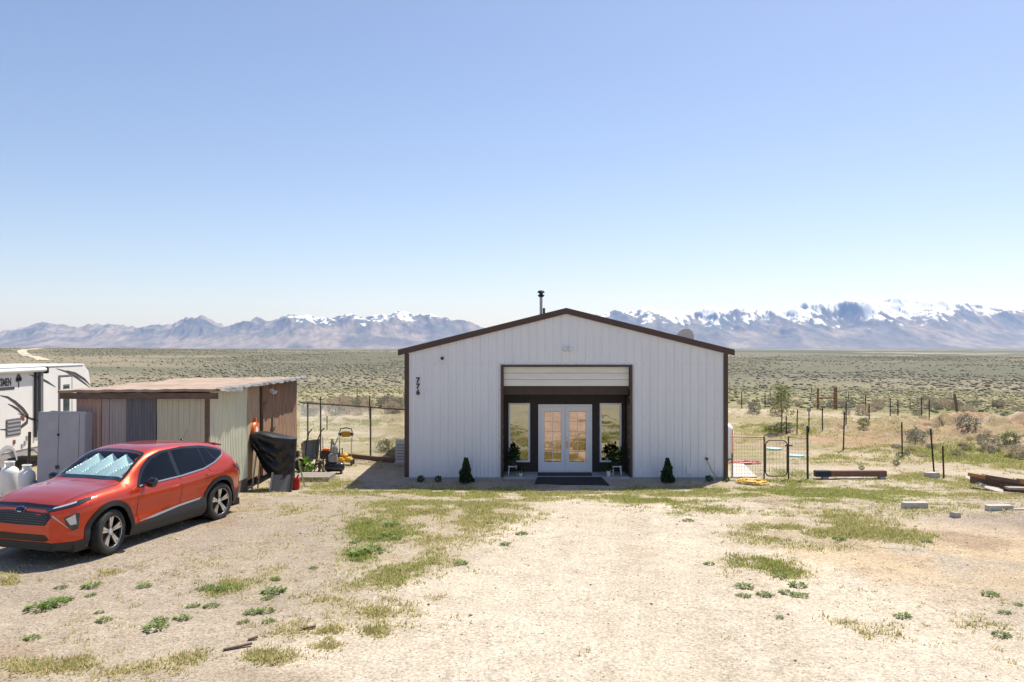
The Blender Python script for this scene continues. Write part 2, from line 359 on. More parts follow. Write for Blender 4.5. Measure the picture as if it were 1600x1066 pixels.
def mountains(name, label, px0, px1, D0, D1, seed, fade):
    cols = int((px1 - px0) / 1.3); rows = 120
    px = np.linspace(px0, px1, cols)[None, :] * np.ones((rows, 1)); d = np.linspace(0, 1, rows)[:, None] * np.ones((1, cols))
    D = D0 + (D1 - D0) * d
    X = (px - 800) / F * D; Y = D
    prof = np.clip(1 - np.abs(d - .62) / .62, 0, 1) ** 1.15
    rid = 0; amp = 1.; tot = 0
    for o_ in range(7):
        s_ = 2300 / 2 ** o_
        nn = 1 - np.abs(2 * vnoise(X / s_ + 5 * o_ + .25 * Y / s_, Y / (s_ * 2.4), seed + o_) - 1)
        rid = rid + amp * nn ** 1.4; tot += amp; amp *= .58
    rid = rid / tot
    H = prof * (.08 + 1.15 * rid)
    tgt = np.interp(px[0], [p[0] for p in SKY], [HOR - p[1] for p in SKY]) / F
    jag = 0
    tgt = (tgt + jag) * np.interp(px[0], fade[0], fade[1])
    elev = (H * 1000) / D
    k = tgt / np.maximum(elev.max(0), 1e-6)
    ker = np.hanning(11); ker /= ker.sum(); k = np.convolve(np.pad(k, 5, mode='edge'), ker, mode='valid')
    Z = H * 1000 * k[None, :]
    Z = Z + prof ** 1.5 * ((1 - np.abs(2 * vnoise(X / 420, Y / 900, seed + 80) - 1)) * 95 + (1 - np.abs(2 * vnoise(X / 150, Y / 400, seed + 81) - 1)) * 48 - 75) * np.clip(k * F / 40, .3, 1)[None, :]
    Z = Z + CAMZ * prof - 12
    V = np.column_stack([X.ravel(), Y.ravel(), Z.ravel()])
    i = np.arange(rows - 1)[:, None] * cols; j = np.arange(cols - 1)[None, :]
    Q = np.stack([i + j, i + j + 1, i + cols + j + 1, i + cols + j], -1).reshape(-1, 4)
    # rock / scrub / snow as what lies on the slopes (by height above the plain)
    ap = (Z / D * F).ravel(); x = X.ravel(); y = Y.ravel()
    n1 = fbm(x / 380, y / 600, seed + 50, 5); n2 = fbm(x / 190 + y / 900, y / 420, seed + 60, 6)
    C = lambda *c: np.array(c)[None, :]; mix = lambda a, b, t: a * (1 - t[:, None]) + b * t[:, None]
    col = mix(C(.115, .105, .10), C(.22, .185, .16), sstep(.38, .66, n1))
    col = mix(col, C(.075, .082, .08), sstep(.5, .66, n2) * sstep(12, 30, ap) * .8)
    pxs = px.ravel()
    line = np.interp(pxs, [-900, 380, 450, 640, 760, 900, 1080, 1230, 1300, 1460, 1520, 1600, 2600], [84, 72, 50, 48, 60, 52, 47, 48, 45, 49, 56, 66, 66])
    gy_, gx_ = np.gradient(Z); sl_ = np.hypot(gx_ / (D * 1.3 / F), gy_ / ((D1 - D0) / rows)).ravel()
    n3 = fbm(x / 60, y / 130, seed + 70, 5)
    snow = sstep(-1.3, 1.3, ap - line + (n1 - .5) * 22 + (n2 - .5) * 34 + (n3 - .5) * 40 - np.clip(sl_ - .6, 0, 1.5) * 14)
    col = col * (.45 + 1.1 * n3)[:, None]
    col = mix(col, C(.72, .755, .82), snow * .95)
    mt = attr_mat(name + "_surface", .95)
    o = np_mesh(name, V, Q, mt, col, smooth=True); tag(o, label, kind="structure")
mountains("mountain_range", "long bluish mountain range with thin snow on its crests", -900, 860, 11500, 15500, 100, ([-900, 700, 860], [1, 1, .35]))
mountains("mountain_range", "high rugged mountain range with broad snowfields at the right", 700, 2600, 12000, 16500, 200, ([700, 860, 900, 2600], [.25, .8, 1, 1]))

# ------------------------------------------------------------------ materials
M_ = lambda *a, **k: mat(*a, **k)
M_("white_siding", (.79, .80, .84), .40, col2=(.75, .76, .80), nscale=2.2, stretch=(1.6, 1, .22))
M_("brown_trim", (.075, .040, .030), .45, col2=(.06, .033, .026), nscale=3)
M_("dark_brown_wall", (.036, .026, .023), .7, col2=(.028, .02, .018), nscale=6, bump=.2, bscale=60)
M_("header_brown", (.075, .052, .043), .6, col2=(.06, .042, .036))
M_("door_white", (.82, .83, .86), .35)
M_("rollup_white", (.84, .82, .77), .45, col2=(.76, .74, .69), nscale=2, stretch=(1, 1, 6))
M_("concrete", (.46, .45, .43), .9, col2=(.36, .35, .33), nscale=6, bump=.3, bscale=50)
M_("pale_concrete", (.60, .56, .50), .9, col2=(.45, .41, .36), nscale=6, bump=.4, bscale=40)
M_("black_rubber", (.022, .024, .030), .75, bump=.3, bscale=90)
M_("mat_brown", (.065, .055, .052), .95, bump=.5, bscale=150)
M_("black_metal", (.02, .02, .022), .5)
M_("dark_steel", (.07, .065, .06), .55, metal=.5, col2=(.12, .08, .055), nscale=12)
M_("post_green", (.022, .03, .025), .6)
M_("post_rust", (.10, .055, .04), .8, col2=(.06, .04, .032), nscale=10)
M_("galvanised", (.45, .46, .47), .4, metal=.8, col2=(.36, .37, .38), nscale=8)
M_("brass", (.62, .52, .30), .35, metal=.8)
M_("white_plastic", (.80, .80, .78), .4)
M_("grey_plastic", (.30, .31, .33), .5)
M_("black_plastic", (.018, .018, .02), .45)
M_("yellow_paint", (.70, .40, .02), .4, col2=(.55, .3, .02), nscale=14)
M_("red_paint", (.5, .02, .02), .4)
M_("orange_plastic", (.75, .17, .03), .45)
M_("blue_paint", (.04, .22, .42), .5, col2=(.05, .16, .3), nscale=10)
M_("teal_plastic", (.42, .66, .60), .5)
M_("yellow_hose", (.72, .47, .06), .5)
M_("olive_hose", (.30, .26, .08), .5)
M_("red_hose", (.45, .10, .10), .5)
M_("wood_grey", (.46, .41, .35), .9, col2=(.31, .27, .23), nscale=7, stretch=(1, 12, 12), bump=.4, bscale=30)
M_("wood_weathered", (.20, .135, .095), .9, col2=(.10, .07, .055), nscale=5, stretch=(1, 9, 9), bump=.4, bscale=25)
M_("wood_orange", (.46, .24, .10), .85, col2=(.30, .15, .07), nscale=5, stretch=(1, 9, 9))
M_("wood_pale", (.62, .56, .46), .85, col2=(.5, .43, .33), nscale=6, stretch=(1, 9, 9))
M_("fence_wood", (.36, .19, .09), .85, col2=(.25, .125, .06), nscale=6, stretch=(6, 6, 1))
M_("tie_red", (.22, .11, .09), .9, col2=(.13, .075, .065), nscale=6, stretch=(1, 8, 8), bump=.3)
M_("plywood_old", (.40, .225, .125), .9, col2=(.14, .09, .065), nscale=2.6, stretch=(6, 6, .7), bump=.3, bscale=20)
M_("plywood_tan", (.48, .36, .23), .9, col2=(.36, .25, .15), nscale=3, stretch=(5, 5, .8))
M_("tin_beige", (.56, .55, .41), .55, col2=(.45, .44, .33), nscale=2.5, stretch=(5, 5, .5), lo=.4, hi=.75)
M_("tin_pale", (.68, .68, .53), .5, col2=(.50, .51, .40), nscale=2.2, stretch=(5, 5, .4), lo=.42, hi=.8)
M_("tin_grey", (.32, .31, .31), .5, metal=.3, col2=(.42, .36, .34), nscale=3, stretch=(5, 5, .6))
M_("tin_dark", (.155, .165, .195), .5, metal=.3, col2=(.11, .115, .135), nscale=3, stretch=(6, 6, .5))
M_("tin_rust", (.50, .34, .28), .7, col2=(.44, .27, .21), nscale=4, stretch=(5, 5, .6))
M_("tin_pink", (.46, .33, .30), .7, col2=(.40, .36, .36), nscale=5)
M_("roof_board", (.42, .32, .24), .95, col2=(.28, .20, .15), nscale=2.2, bump=.4, bscale=14)
M_("tar_paper", (.085, .083, .083), .8, col2=(.26, .25, .25), nscale=4)
M_("cabinet_grey", (.42, .42, .45), .6, col2=(.35, .355, .385), nscale=2.5)
M_("tarp_black", (.008, .008, .009), .42, bump=.25, bscale=25)
M_("trailer_white", (.80, .78, .74), .35, col2=(.74, .72, .68), nscale=1.2)
M_("trailer_roof", (.74, .74, .72), .6)
M_("trailer_grey", (.14, .14, .15), .5)
M_("trailer_skirt", (.33, .33, .35), .5)
M_("decal_dark", (.055, .045, .045), .4)
M_("decal_red", (.22, .04, .035), .4)
M_("window_dark", (.02, .05, .055), .06, spec=.8)
M_("paint_orange", (.54, .040, .005), .33, metal=.6, coat=1.0, col2=(.50, .036, .005), nscale=400)
M_("cladding", (.020, .021, .023), .55)
M_("gloss_black", (.008, .008, .01), .08, coat=.5)
M_("car_glass", (.003, .004, .007), .03, spec=.3)
M_("chrome", (.75, .76, .78), .12, metal=1.)
M_("satin_silver", (.45, .45, .46), .3, metal=.8)
M_("alloy", (.68, .68, .70), .25, metal=.9)
M_("tyre_rubber", (.018, .018, .018), .8, col2=(.040, .037, .033), nscale=9)
M_("lamp_lens", (.55, .58, .68), .05, metal=.4, coat=1.)
M_("lamp_dark", (.018, .017, .024), .05, coat=1.)
M_("tail_red", (.10, .004, .006), .08, coat=1.)
M_("sunshade", (.88, .92, .92), .35, metal=.15, col2=(.74, .84, .85), nscale=9)
M_("fabric_white", (.8, .8, .78), .7)
M_("pot_dark", (.03, .028, .03), .5)
M_("bark", (.17, .13, .10), .9)
M_("rock", (.52, .48, .43), .95, col2=(.4, .36, .32), nscale=6, bump=.5)
M_("black_glossy_tank", (.02, .021, .024), .25, coat=.3)
M_("ac_white", (.62, .62, .60), .5)
M_("grille_black", (.004, .004, .005), .35)
def glass_mat(name, tint, fac, behind, rough=.01):
    m = bpy.data.materials.new(name); m.use_nodes = True; n = m.node_tree; n.nodes.remove(n.nodes["Principled BSDF"])
    gl = n.nodes.new("ShaderNodeBsdfGlossy"); gl.inputs["Color"].default_value = (*tint, 1); gl.inputs["Roughness"].default_value = rough
    df = n.nodes.new("ShaderNodeBsdfDiffuse"); df.inputs["Color"].default_value = (*behind, 1)
    mx = n.nodes.new("ShaderNodeMixShader"); mx.inputs[0].default_value = fac
    tcx = n.nodes.new("ShaderNodeTexCoord"); t = n.nodes.new("ShaderNodeTexNoise"); t.inputs["Scale"].default_value = 2.2; t.inputs["Detail"].default_value = 1
    bpx = n.nodes.new("ShaderNodeBump"); bpx.inputs["Strength"].default_value = .05; bpx.inputs["Distance"].default_value = .05
    n.links.new(tcx.outputs["Object"], t.inputs["Vector"]); n.links.new(t.outputs[0], bpx.inputs["Height"]); n.links.new(bpx.outputs[0], gl.inputs["Normal"])
    n.links.new(df.outputs[0], mx.inputs[1]); n.links.new(gl.outputs[0], mx.inputs[2]); n.links.new(mx.outputs[0], n.nodes["Material Output"].inputs[0])
    MATS[name] = m
glass_mat("coated_glass", (.62, .64, .52), .5, (.01, .01, .01))
glass_mat("door_glass", (.74, .58, .50), .62, (.02, .015, .013))
m = bpy.data.materials.new("windscreen_glass"); m.use_nodes = True; n = m.node_tree; n.nodes.remove(n.nodes["Principled BSDF"])
tr = n.nodes.new("ShaderNodeBsdfTransparent"); tr.inputs[0].default_value = (.80, .92, .90, 1); gl = n.nodes.new("ShaderNodeBsdfGlossy"); gl.inputs["Roughness"].default_value = .01
lw_ = n.nodes.new("ShaderNodeLayerWeight"); lw_.inputs[0].default_value = .5; pw_ = n.nodes.new("ShaderNodeMath"); pw_.operation = 'POWER'; pw_.inputs[1].default_value = 4.0
fr = n.nodes.new("ShaderNodeMath"); fr.operation = 'MULTIPLY_ADD'; fr.inputs[1].default_value = .8; fr.inputs[2].default_value = .05; mx = n.nodes.new("ShaderNodeMixShader")
n.links.new(lw_.outputs["Facing"], pw_.inputs[0]); n.links.new(pw_.outputs[0], fr.inputs[0])
n.links.new(fr.outputs[0], mx.inputs[0]); n.links.new(tr.outputs[0], mx.inputs[1]); n.links.new(gl.outputs[0], mx.inputs[2]); n.links.new(mx.outputs[0], n.nodes["Material Output"].inputs[0])
MATS["windscreen_glass"] = m
X = MATS

# ------------------------------------------------------------------ metal building
FY = 23.1; BX0, BX1 = -3.05, 6.13; BC = (BX0 + BX1) / 2; EZ, PZ = 3.60, 4.74; BY1 = FY + 15
OX0, OX1, OZ = -.25, 3.35, 3.21
bld = thing("metal_building", "white ribbed metal building with brown trim and a low gable", "building", (BC, FY, 0))
def loc(v): return (v[0] - BC, v[1] - FY, v[2])
def roofz(x): return EZ + (PZ - EZ) * (1 - abs(x - BC) / (BC - BX0))
pw = (BX1 - BX0) / 10
for k in range(10):
    x0 = BX0 + k * pw; x1 = x0 + pw
    prof = [(x0, 0.)]
    for q in range(4):
        rc = x0 + pw * (q + .5) / 4; hwid, hb = .016, .034
        prof += [(rc - hb, 0), (rc - hwid, .024), (rc + hwid, .024), (rc + hb, 0)]
        if q < 3: prof += [(x0 + pw * (q + 1) / 4 - .03, 0), (x0 + pw * (q + 1) / 4 - .02, .006), (x0 + pw * (q + 1) / 4 + .02, .006), (x0 + pw * (q + 1) / 4 + .03, 0)]
    prof.append((x1, 0.))
    xs = sorted(set([p[0] for p in prof] + [v for v in (OX0, OX1, BC) if x0 < v < x1]))
    off = lambda x: float(np.interp(x, [p[0] for p in prof], [p[1] for p in prof]))
    mb = MB()
    for a, b2 in zip(xs[:-1], xs[1:]):
        mid = (a + b2) / 2; zb = OZ if OX0 < mid < OX1 else .06
        mb.add([loc((a, FY - off(a), zb)), loc((b2, FY - off(b2), zb)), loc((b2, FY - off(b2), roofz(b2))), loc((a, FY - off(a), roofz(a)))], [(0, 1, 2, 3)])
    pn = mb.build("siding_panel", X["white_siding"], bld, fix=False)
    sw = MB()
    for q in range(4):
        rc = x0 + pw * (q + .5) / 4 + .055
        for zz in (.22, .95, 1.75, 2.55, 3.30):
            if zz < roofz(rc) - .2 and not (OX0 - .08 < rc < OX1 + .08 and zz < OZ + .1): sw.lathe([(.011, 0), (.009, -.008), (0, -.008)], loc((rc, FY - .001, zz)), 6, 'y')
    sw.build("screws", X["galvanised"], pn)["kind"] = "stuff"
# side and back walls
MB().box(BX0 - BC, BX0 + .12 - BC, .02, 15, .0, EZ).build("side_wall", X["white_siding"], bld)
MB().box(BX1 - .12 - BC, BX1 - BC, .02, 15, .0, EZ).build("side_wall", X["white_siding"], bld)
MB().prism([(BX0 + .13, 0), (BX1 - .13, 0), (BX1 - .13, EZ), (BC, PZ - .02), (BX0 + .13, EZ)], lambda u, v, t: (u - BC, t, v), 14.9, 15).build("back_wall", X["white_siding"], bld)
OV = .18
for s_ in (-1, 1):   # roof slopes
    ex = BC + s_ * (BC - BX0 + OV); ez = roofz(BX0) - (PZ - EZ) / (BC - BX0) * OV
    d0 = .05
    mb = MB().add([(0, -.06, PZ + .03), (ex - BC, -.06, ez + .03), (ex - BC, 15.1, ez + .03), (0, 15.1, PZ + .03), (0, -.06, PZ + .13), (ex - BC, -.06, ez + .13), (ex - BC, 15.1, ez + .13), (0, 15.1, PZ + .13)],
                  [(0, 1, 2, 3), (4, 7, 6, 5), (0, 4, 5, 1), (1, 5, 6, 2), (2, 6, 7, 3), (0, 3, 7, 4)])
    mb.build("roof_slope", X["brown_trim"], bld)
    mb = MB().add([(0, -.085, PZ - .03), (ex - BC, -.085, ez - .03), (ex - BC, -.085, ez + .142), (0, -.085, PZ + .142), (0, -.03, PZ - .03), (ex - BC, -.03, ez - .03), (ex - BC, -.03, ez + .142), (0, -.03, PZ + .142)],
                  [(0, 1, 2, 3), (4, 7, 6, 5), (0, 4, 5, 1), (1, 5, 6, 2), (2, 6, 7, 3)])
    mb.build("rake_trim", X["brown_trim"], bld)
    cx = s_ * (BC - BX0)
    MB().box(min(cx, cx - s_ * .13), max(cx, cx - s_ * .13), -.045, .01, .05, EZ - .02).build("corner_trim", X["brown_trim"], bld)
MB().box(BX0 - BC - .03, OX0 - BC - .02, -.05, .1, -.25, .075).build("foundation", X["concrete"], bld)
MB().box(OX1 - BC + .02, BX1 - BC + .03, -.05, .1, -.25, .075).build("foundation", X["concrete"], bld)
# opening: trim, recess
RD = .9
for xx in (OX0, OX1):
    s_ = -1 if xx == OX0 else 1
    MB().box(xx - BC - (.07 if s_ < 0 else 0), xx - BC + (.07 if s_ > 0 else 0), -.045, .0, .07, OZ + .06).build("opening_trim", X["brown_trim"], bld)
    MB().box(xx - BC - (.06 if s_ < 0 else -.005), xx - BC + (.06 if s_ > 0 else -.005), .003, RD + .06, .07, OZ).build("recess_side", X["brown_trim"], bld)
    for q in range(9): MB().box(xx - BC - s_ * .004 - .012, xx - BC - s_ * .004 + .012, .12, .16, .35 + q * .28, .38 + q * .28).build("track_bolt", X["galvanised"], bld)
MB().box(OX0 - BC - .0, OX1 - BC, -.043, .0, OZ, OZ + .058).build("opening_trim", X["brown_trim"], bld)
for q in range(3):   # rolled-down sections of the door curtain
    z0 = 2.655 + q * .185
    MB().box(OX0 - BC + .01, OX1 - BC - .01, .10, .135, z0 + .006, z0 + .179).build("rollup_slat", X["rollup_white"], bld, bevel=.008)
MB().box(OX0 - BC + .01, OX1 - BC - .01, .115, .125, 2.655, OZ).build("rollup_backing", X["grey_plastic"], bld)
MB().box(OX0 - BC + .005, OX1 - BC - .005, .3, .36, 2.40, 2.66).build("header_beam", X["header_brown"], bld)
MB().box(OX0 - BC + .005, OX1 - BC - .005, .36, RD, 2.6, 2.66).build("recess_ceiling", X["dark_brown_wall"], bld)
dx0, dx1, dz1 = .775, 2.36, 2.08
W1 = (-.1, .53, .376, 2.115); W2 = (2.59, 3.23, .376, 2.115)
segs = [(OX0, W1[0]), (W1[1], dx0), (dx1, W2[0]), (W2[1], OX1)]
wall = MB()
for a, b2 in segs: wall.box(a - BC + .005, b2 - BC - .005 if b2 == OX1 else b2 - BC, RD, RD + .1, .09, 2.6)
for W in (W1, W2): wall.box(W[0] - BC, W[1] - BC, RD, RD + .1, .09, W[2]); wall.box(W[0] - BC, W[1] - BC, RD, RD + .1, W[3], 2.6)
wall.box(dx0 - BC, dx1 - BC, RD, RD + .1, dz1, 2.6)
wall.build("recess_wall", X["dark_brown_wall"], bld)
MB().box(OX0 - BC - .0, OX1 - BC, -.12, RD + .2, -.2, .09).build("porch_slab", X["concrete"], bld, bevel=.012)
for W in (W1, W2):
    e = MB(); x0, x1, z0, z1 = W[0] - BC, W[1] - BC, W[2], W[3]; t = .05
    e.box(x0, x1, RD - .03, RD + .05, z0, z0 + t).box(x0, x1, RD - .03, RD + .05, z1 - t, z1).box(x0, x0 + t, RD - .028, RD + .05, z0 + t, z1 - t).box(x1 - t, x1, RD - .028, RD + .05, z0 + t, z1 - t)
    wn = e.build("window", X["door_white"], bld)
    MB().box(x0 + t, x1 - t, RD + .012, RD + .02, z0 + t, z1 - t).build("pane", X["coated_glass"], wn)
e = MB(); x0, x1 = dx0 - BC, dx1 - BC
e.box(x0, x0 + .06, RD - .035, RD + .06, .09, dz1).box(x1 - .06, x1, RD - .035, RD + .06, .09, dz1).box(x0 + .06, x1 - .06, RD - .033, RD + .06, dz1 - .06, dz1).box(x0 + .06, x1 - .06, RD - .03, RD + .06, .09, .12)
e.build("door_frame", X["door_white"], bld)
lw = (x1 - x0 - .12) / 2
pane_me = None
for k in range(2):
    a = x0 + .06 + k * lw + .004; b2 = a + lw - .008; zb, zt = .125, dz1 - .065
    st = .115; gz0, gz1 = zb + .26, zt - .15; gx0, gx1 = a + st, b2 - st
    e = MB(); y0, y1 = RD - .015, RD + .03
    e.box(a, gx0, y0, y1, zb, zt).box(gx1, b2, y0, y1, zb, zt).box(gx0, gx1, y0 + .001, y1, zb, gz0).box(gx0, gx1, y0 + .001, y1, gz1, zt)
    dr_ = e.build("french_door", X["door_white"], bld)
    mu = MB(); cxm = (gx0 + gx1) / 2; mu.box(cxm - .009, cxm + .009, y0 + .008, y0 + .03, gz0, gz1)
    ph = (gz1 - gz0) / 5
    for q in range(1, 5): mu.box(gx0, cxm - .009, y0 + .008, y0 + .03, gz0 + q * ph - .009, gz0 + q * ph + .009).box(cxm + .009, gx1, y0 + .008, y0 + .03, gz0 + q * ph - .009, gz0 + q * ph + .009)
    mu.build("muntins", X["door_white"], dr_)
    pwid = (gx1 - gx0) / 2 - .012
    for cxp in ((gx0 + cxm) / 2, (gx1 + cxm) / 2):
        for q in range(5):
            if pane_me is None:
                po = MB().box(-pwid / 2, pwid / 2, -.003, .003, -ph / 2 + .01, ph / 2 - .01).build("pane", X["door_glass"], dr_); pane_me = po.data
            else: po = link("pane", pane_me, None, dr_)
            po.location = (cxp, y0 + .024, gz0 + (q + .5) * ph)
    if k == 1:
        hx = a + .05
        MB().lathe([(0, -.012), (.028, -.012), (.028, 0), (0, 0)], (hx, y0 - .004, 1.10), 12, 'y').build("deadbolt", X["satin_silver"], dr_)
        hd = MB().box(hx - .02, hx + .02, y0 - .012, y0, .78, 1.02); hd.tube([(hx, y0 - .01, .99), (hx, y0 - .06, .96), (hx, y0 - .06, .85), (hx, y0 - .01, .81)], .011, 8)
        hd.build("handle", X["brass"], dr_)
# house number, security light, small fittings
for d, py in (("7", 594.5), ("7", 604), ("6", 613.5)):
    z = CAMZ - (py - HOR) / 55
    text_mesh("house_number", d, .20, X["black_metal"], bld, Matrix.Translation(loc((-2.67, FY - .036, z))) @ Matrix.Rotation(R(90), 4, 'X'), .01, .008)
fl = MB().box(-.09 + .03, .15, -.07, -.026, 3.67, 3.74).build("flood_light", X["white_plastic"], bld)
for q in (-.03, .11):
    Mx = Matrix.Translation((q, -.10, 3.69)) @ Matrix.Rotation(R(60), 4, 'X')
    MB().lathe([(0, -.05), (.03, -.045), (.05, .03), (.052, .05), (0, .045)], (0, 0, 0), 14, 'z', Mx).build("lamp_head", X["white_plastic"], fl, smooth=True)
MB().lathe([(0, -.03), (.045, -.03), (.045, .06), (0, .07)], loc((-1.98, FY - .06, 3.45)), 14, 'y').build("vent_cap", X["black_metal"], bld)
MB().box(1078 / 55 - 800 / 55 - BC - .1, 1078 / 55 - 800 / 55 - BC + .1, -.04, -.0, .16, .36).build("wall_vent", X["white_plastic"], bld, bevel=.005)
hb = (1104 - 800) / 55 - BC
MB().lathe([(0, -.05), (.04, -.05), (.04, 0)], (hb, -.02, .60), 12, 'y').build("hose_bib", X["dark_steel"], bld)
# stove pipe and dish
sp = thing("stove_pipe", "galvanised stove pipe with black cap above the roof ridge", "chimney", (.93, 26.0, 4.15))
MB().lathe([(.047, -.3), (.047, 1.22)], (0, 0, 0), 16).build("flue", X["galvanised"], sp, smooth=True)
MB().lathe([(0, 1.22), (.07, 1.22), (.115, 1.29), (.06, 1.295), (.06, 1.34), (.125, 1.36), (.09, 1.42), (0, 1.44)], (0, 0, 0), 16).build("cap", X["black_metal"], sp, smooth=False)
MB().tube([(.10, -.15, -.3), (.085, -.15, .86)], .038, 10).build("vent_stack", X["black_metal"], sp)
sd = thing("satellite_dish", "grey round satellite dish rising behind right roof slope", "satellite dish", (5.32, 25.0, 3.75))
Mx = Matrix.Translation((0, 0, .30)) @ Matrix.Rotation(R(100), 4, 'X') @ Matrix.Rotation(R(15), 4, 'Y')
MB().lathe([(0, -.07), (.12, -.06), (.22, -.035), (.30, .0), (.30, .012), (.2, -.02), (0, -.055)], (0, 0, 0), 28, 'z', Mx).build("reflector", mat("dish_grey", (.78, .77, .70), .6), sd, smooth=True)
MB().tube([(0, .05, .28), (0, .22, .2), (0, .22, -.1)], .025, 8).build("mast", X["galvanised"], sd)

# mats, ramps, porch things
o = MB().add([(.62, 22.25, hz(1, 22.25) + .01), (2.66, 22.25, hz(2, 22.25) + .01), (2.52, 22.97, .10), (.72, 22.97, .10), (.62, 22.25, -.1), (2.66, 22.25, -.1), (2.52, 22.97, -.1), (.72, 22.97, -.1)], [(0, 1, 2, 3), (0, 4, 5, 1), (1, 5, 6, 2), (3, 2, 6, 7), (0, 3, 7, 4)]).build("rubber_ramp", X["black_rubber"])
tag(o, "black rubber ramp mat on the ground before the doors", "ramp")
o = MB().box(.74, 2.3, 23.2, 23.75, .092, .105).build("door_mat", X["mat_brown"]); tag(o, "dark brown doormat on the porch slab", "doormat")
def leafball(n, rx, rz, size, seed, shape='ball'):
    rng = np.random.default_rng(seed); vs = []; fs = []; cs = []
    for k in range(n):
        if shape == 'cone':
            t = rng.random() ** 1.3; a = rng.random() * 6.283; rad_ = rx * (1 - t) ** .75 * (.45 + .55 * rng.random()) * (1 + .28 * math.sin(3 * a + 9 * t + seed)) + .01
            p = np.array([rad_ * math.cos(a), rad_ * math.sin(a), rz * t]); d = np.array([math.cos(a) * .35, math.sin(a) * .35, 1.])
        else:
            v = rng.normal(size=3); v /= np.linalg.norm(v); q = (.45 + .55 * rng.random() ** .5) * (1 + .45 * math.sin(4 * v[0] + seed) * math.cos(5 * v[1] + 2 * v[2]))
            p = v * q * np.array([rx, rx, rz]); p[2] += rz; d = v + rng.normal(size=3) * .6 + np.array([0, 0, .4])
        d = d / np.linalg.norm(d); s_ = np.cross(d, rng.normal(size=3)); s_ /= np.linalg.norm(s_) + 1e-6
        L_ = size * (.6 + .8 * rng.random()); wd = L_ * .32; o_ = len(vs)
        vs += [p, p + d * L_ * .5 + s_ * wd, p + d * L_, p + d * L_ * .5 - s_ * wd]; fs.append((o_, o_ + 1, o_ + 2, o_ + 3)); c_ = rng.random(); cs += [c_] * 4
    return np.array(vs), np.array(fs), np.array(cs)
LEAF = attr_mat("leaf", .6, .25)
def foliage(name, parent, n, rx, rz, size, seed, c0, c1, shape='ball', at_=(0, 0, 0)):
    V, Fq, t = leafball(n, rx, rz, size, seed, shape); V = V + np.array(at_)
    cols = np.array(c0)[None] * (1 - t[:, None]) + np.array(c1)[None] * t[:, None]
    o = np_mesh(name, V, Fq, LEAF, cols)
    if parent: o.parent = parent
    return o
def shrub(px, py, h, lab, seed, D=22.55):
    x = (px - 800) / F * D
    t = thing("conifer_shrub", lab, "shrub", (x, D, hz(x, D)))
    foliage("foliage", t, 1500, .17, h, .07, seed, (.015, .035, .015), (.07, .11, .045), 'cone')
    MB().tube([(0, 0, -.05), (0, 0, h * .8)], [.02, .006], 6).build("trunk", X["bark"], t)
shrub(728, 760, .64, "small dark conical evergreen left of the porch", 1); shrub(1043, 757, .62, "small dark conical evergreen right of the porch", 2, 22.6)
for px, lab in ((657, "tiny dark shrub near the building's left corner"), (685, "tiny dark shrub between corner and left evergreen"), (1108, "tiny green shrub under the wall hose"), (1134, "tiny green shrub at the building's right corner")):
    x = (px - 800) / F * 22.7; t = thing("small_shrub", lab, "shrub", (x, 22.7, hz(x, 22.7)))
    foliage("foliage", t, 150, .08, .07, .05, px, (.03, .05, .02), (.10, .13, .05)); MB().tube([(0, 0, -.03), (.01, 0, .12)], .008, 5).build("stem", X["bark"], t)
def stool(x, y, lab):
    t = thing("plant_stool", lab, "stool", (x, y, .09)); MB().box(-.13, .13, -.11, .11, .235, .26).build("seat", X["white_plastic"], t, bevel=.006)
    for a in (-1, 1):
        for b2 in (-1, 1): MB().bar((a * .10, b2 * .085, .236), (a * .125, b2 * .10, 0), .022).build("leg", X["white_plastic"], t)
def pot(x, y, z, r, h, m_, lab, fol, seed, flower=None):
    t = thing("potted_plant", lab, "potted plant", (x, y, z))
    MB().lathe([(0, 0), (r * .75, 0), (r, h), (r * .9, h), (r * .85, h * .9), (0, h * .9)], (0, 0, 0), 16).build("pot", X[m_], t, smooth=True)
    foliage("foliage", t, fol[0], fol[1], fol[2], .09, seed, (.012, .035, .01), (.05, .10, .025), at_=(0, 0, h * .8))
    if flower:
        mb = MB(); rng = random.Random(seed)
        for k in range(7):
            a = rng.random() * 6.28; q = Vector((.11 * math.cos(a), .11 * math.sin(a), h + .18 + .1 * rng.random()))
            mb.lathe([(0, -.01), (.035, 0), (.03, .02), (0, .025)], q, 8)
        mb.build("blossoms", X["yellow_paint"], t)
stool(.02, 23.42, "white stool with dark pot left of the doors"); stool(3.02, 23.42, "white stool with yellow flowers right of the doors")
pot(.02, 23.42, .35, .11, .17, "pot_dark", "dark potted leafy plant on the left stool", (260, .15, .16), 5)
pot(3.0, 23.42, .35, .11, .17, "pot_dark", "potted yellow flowers on the right stool", (260, .17, .16), 6, True)
pot(.24, 23.22, .09, .07, .15, "white_plastic", "little white pot on the slab beside left stool", (70, .08, .06), 7)
pot(2.76, 23.22, .09, .07, .15, "white_plastic", "little white pot on the slab beside right stool", (70, .08, .07), 8)
pts = [(hb + BC, FY - .08, .58)] + [(hb + BC + .02 + .30 * t ** 1.5, FY - .12 - .16 * t, .55 - .53 * t ** .8) for t in (.15, .3, .5, .7, .85, 1)] + [(hb + BC + .6, 22.7, hz(6, 22.7) + .02), (hb + BC + .95, 22.6, hz(6.2, 22.6) + .02)]
tag(MB().tube(pts, .012, 7).build("garden_hose", X["olive_hose"], smooth=True), "olive hose hanging from the facade tap", "hose")
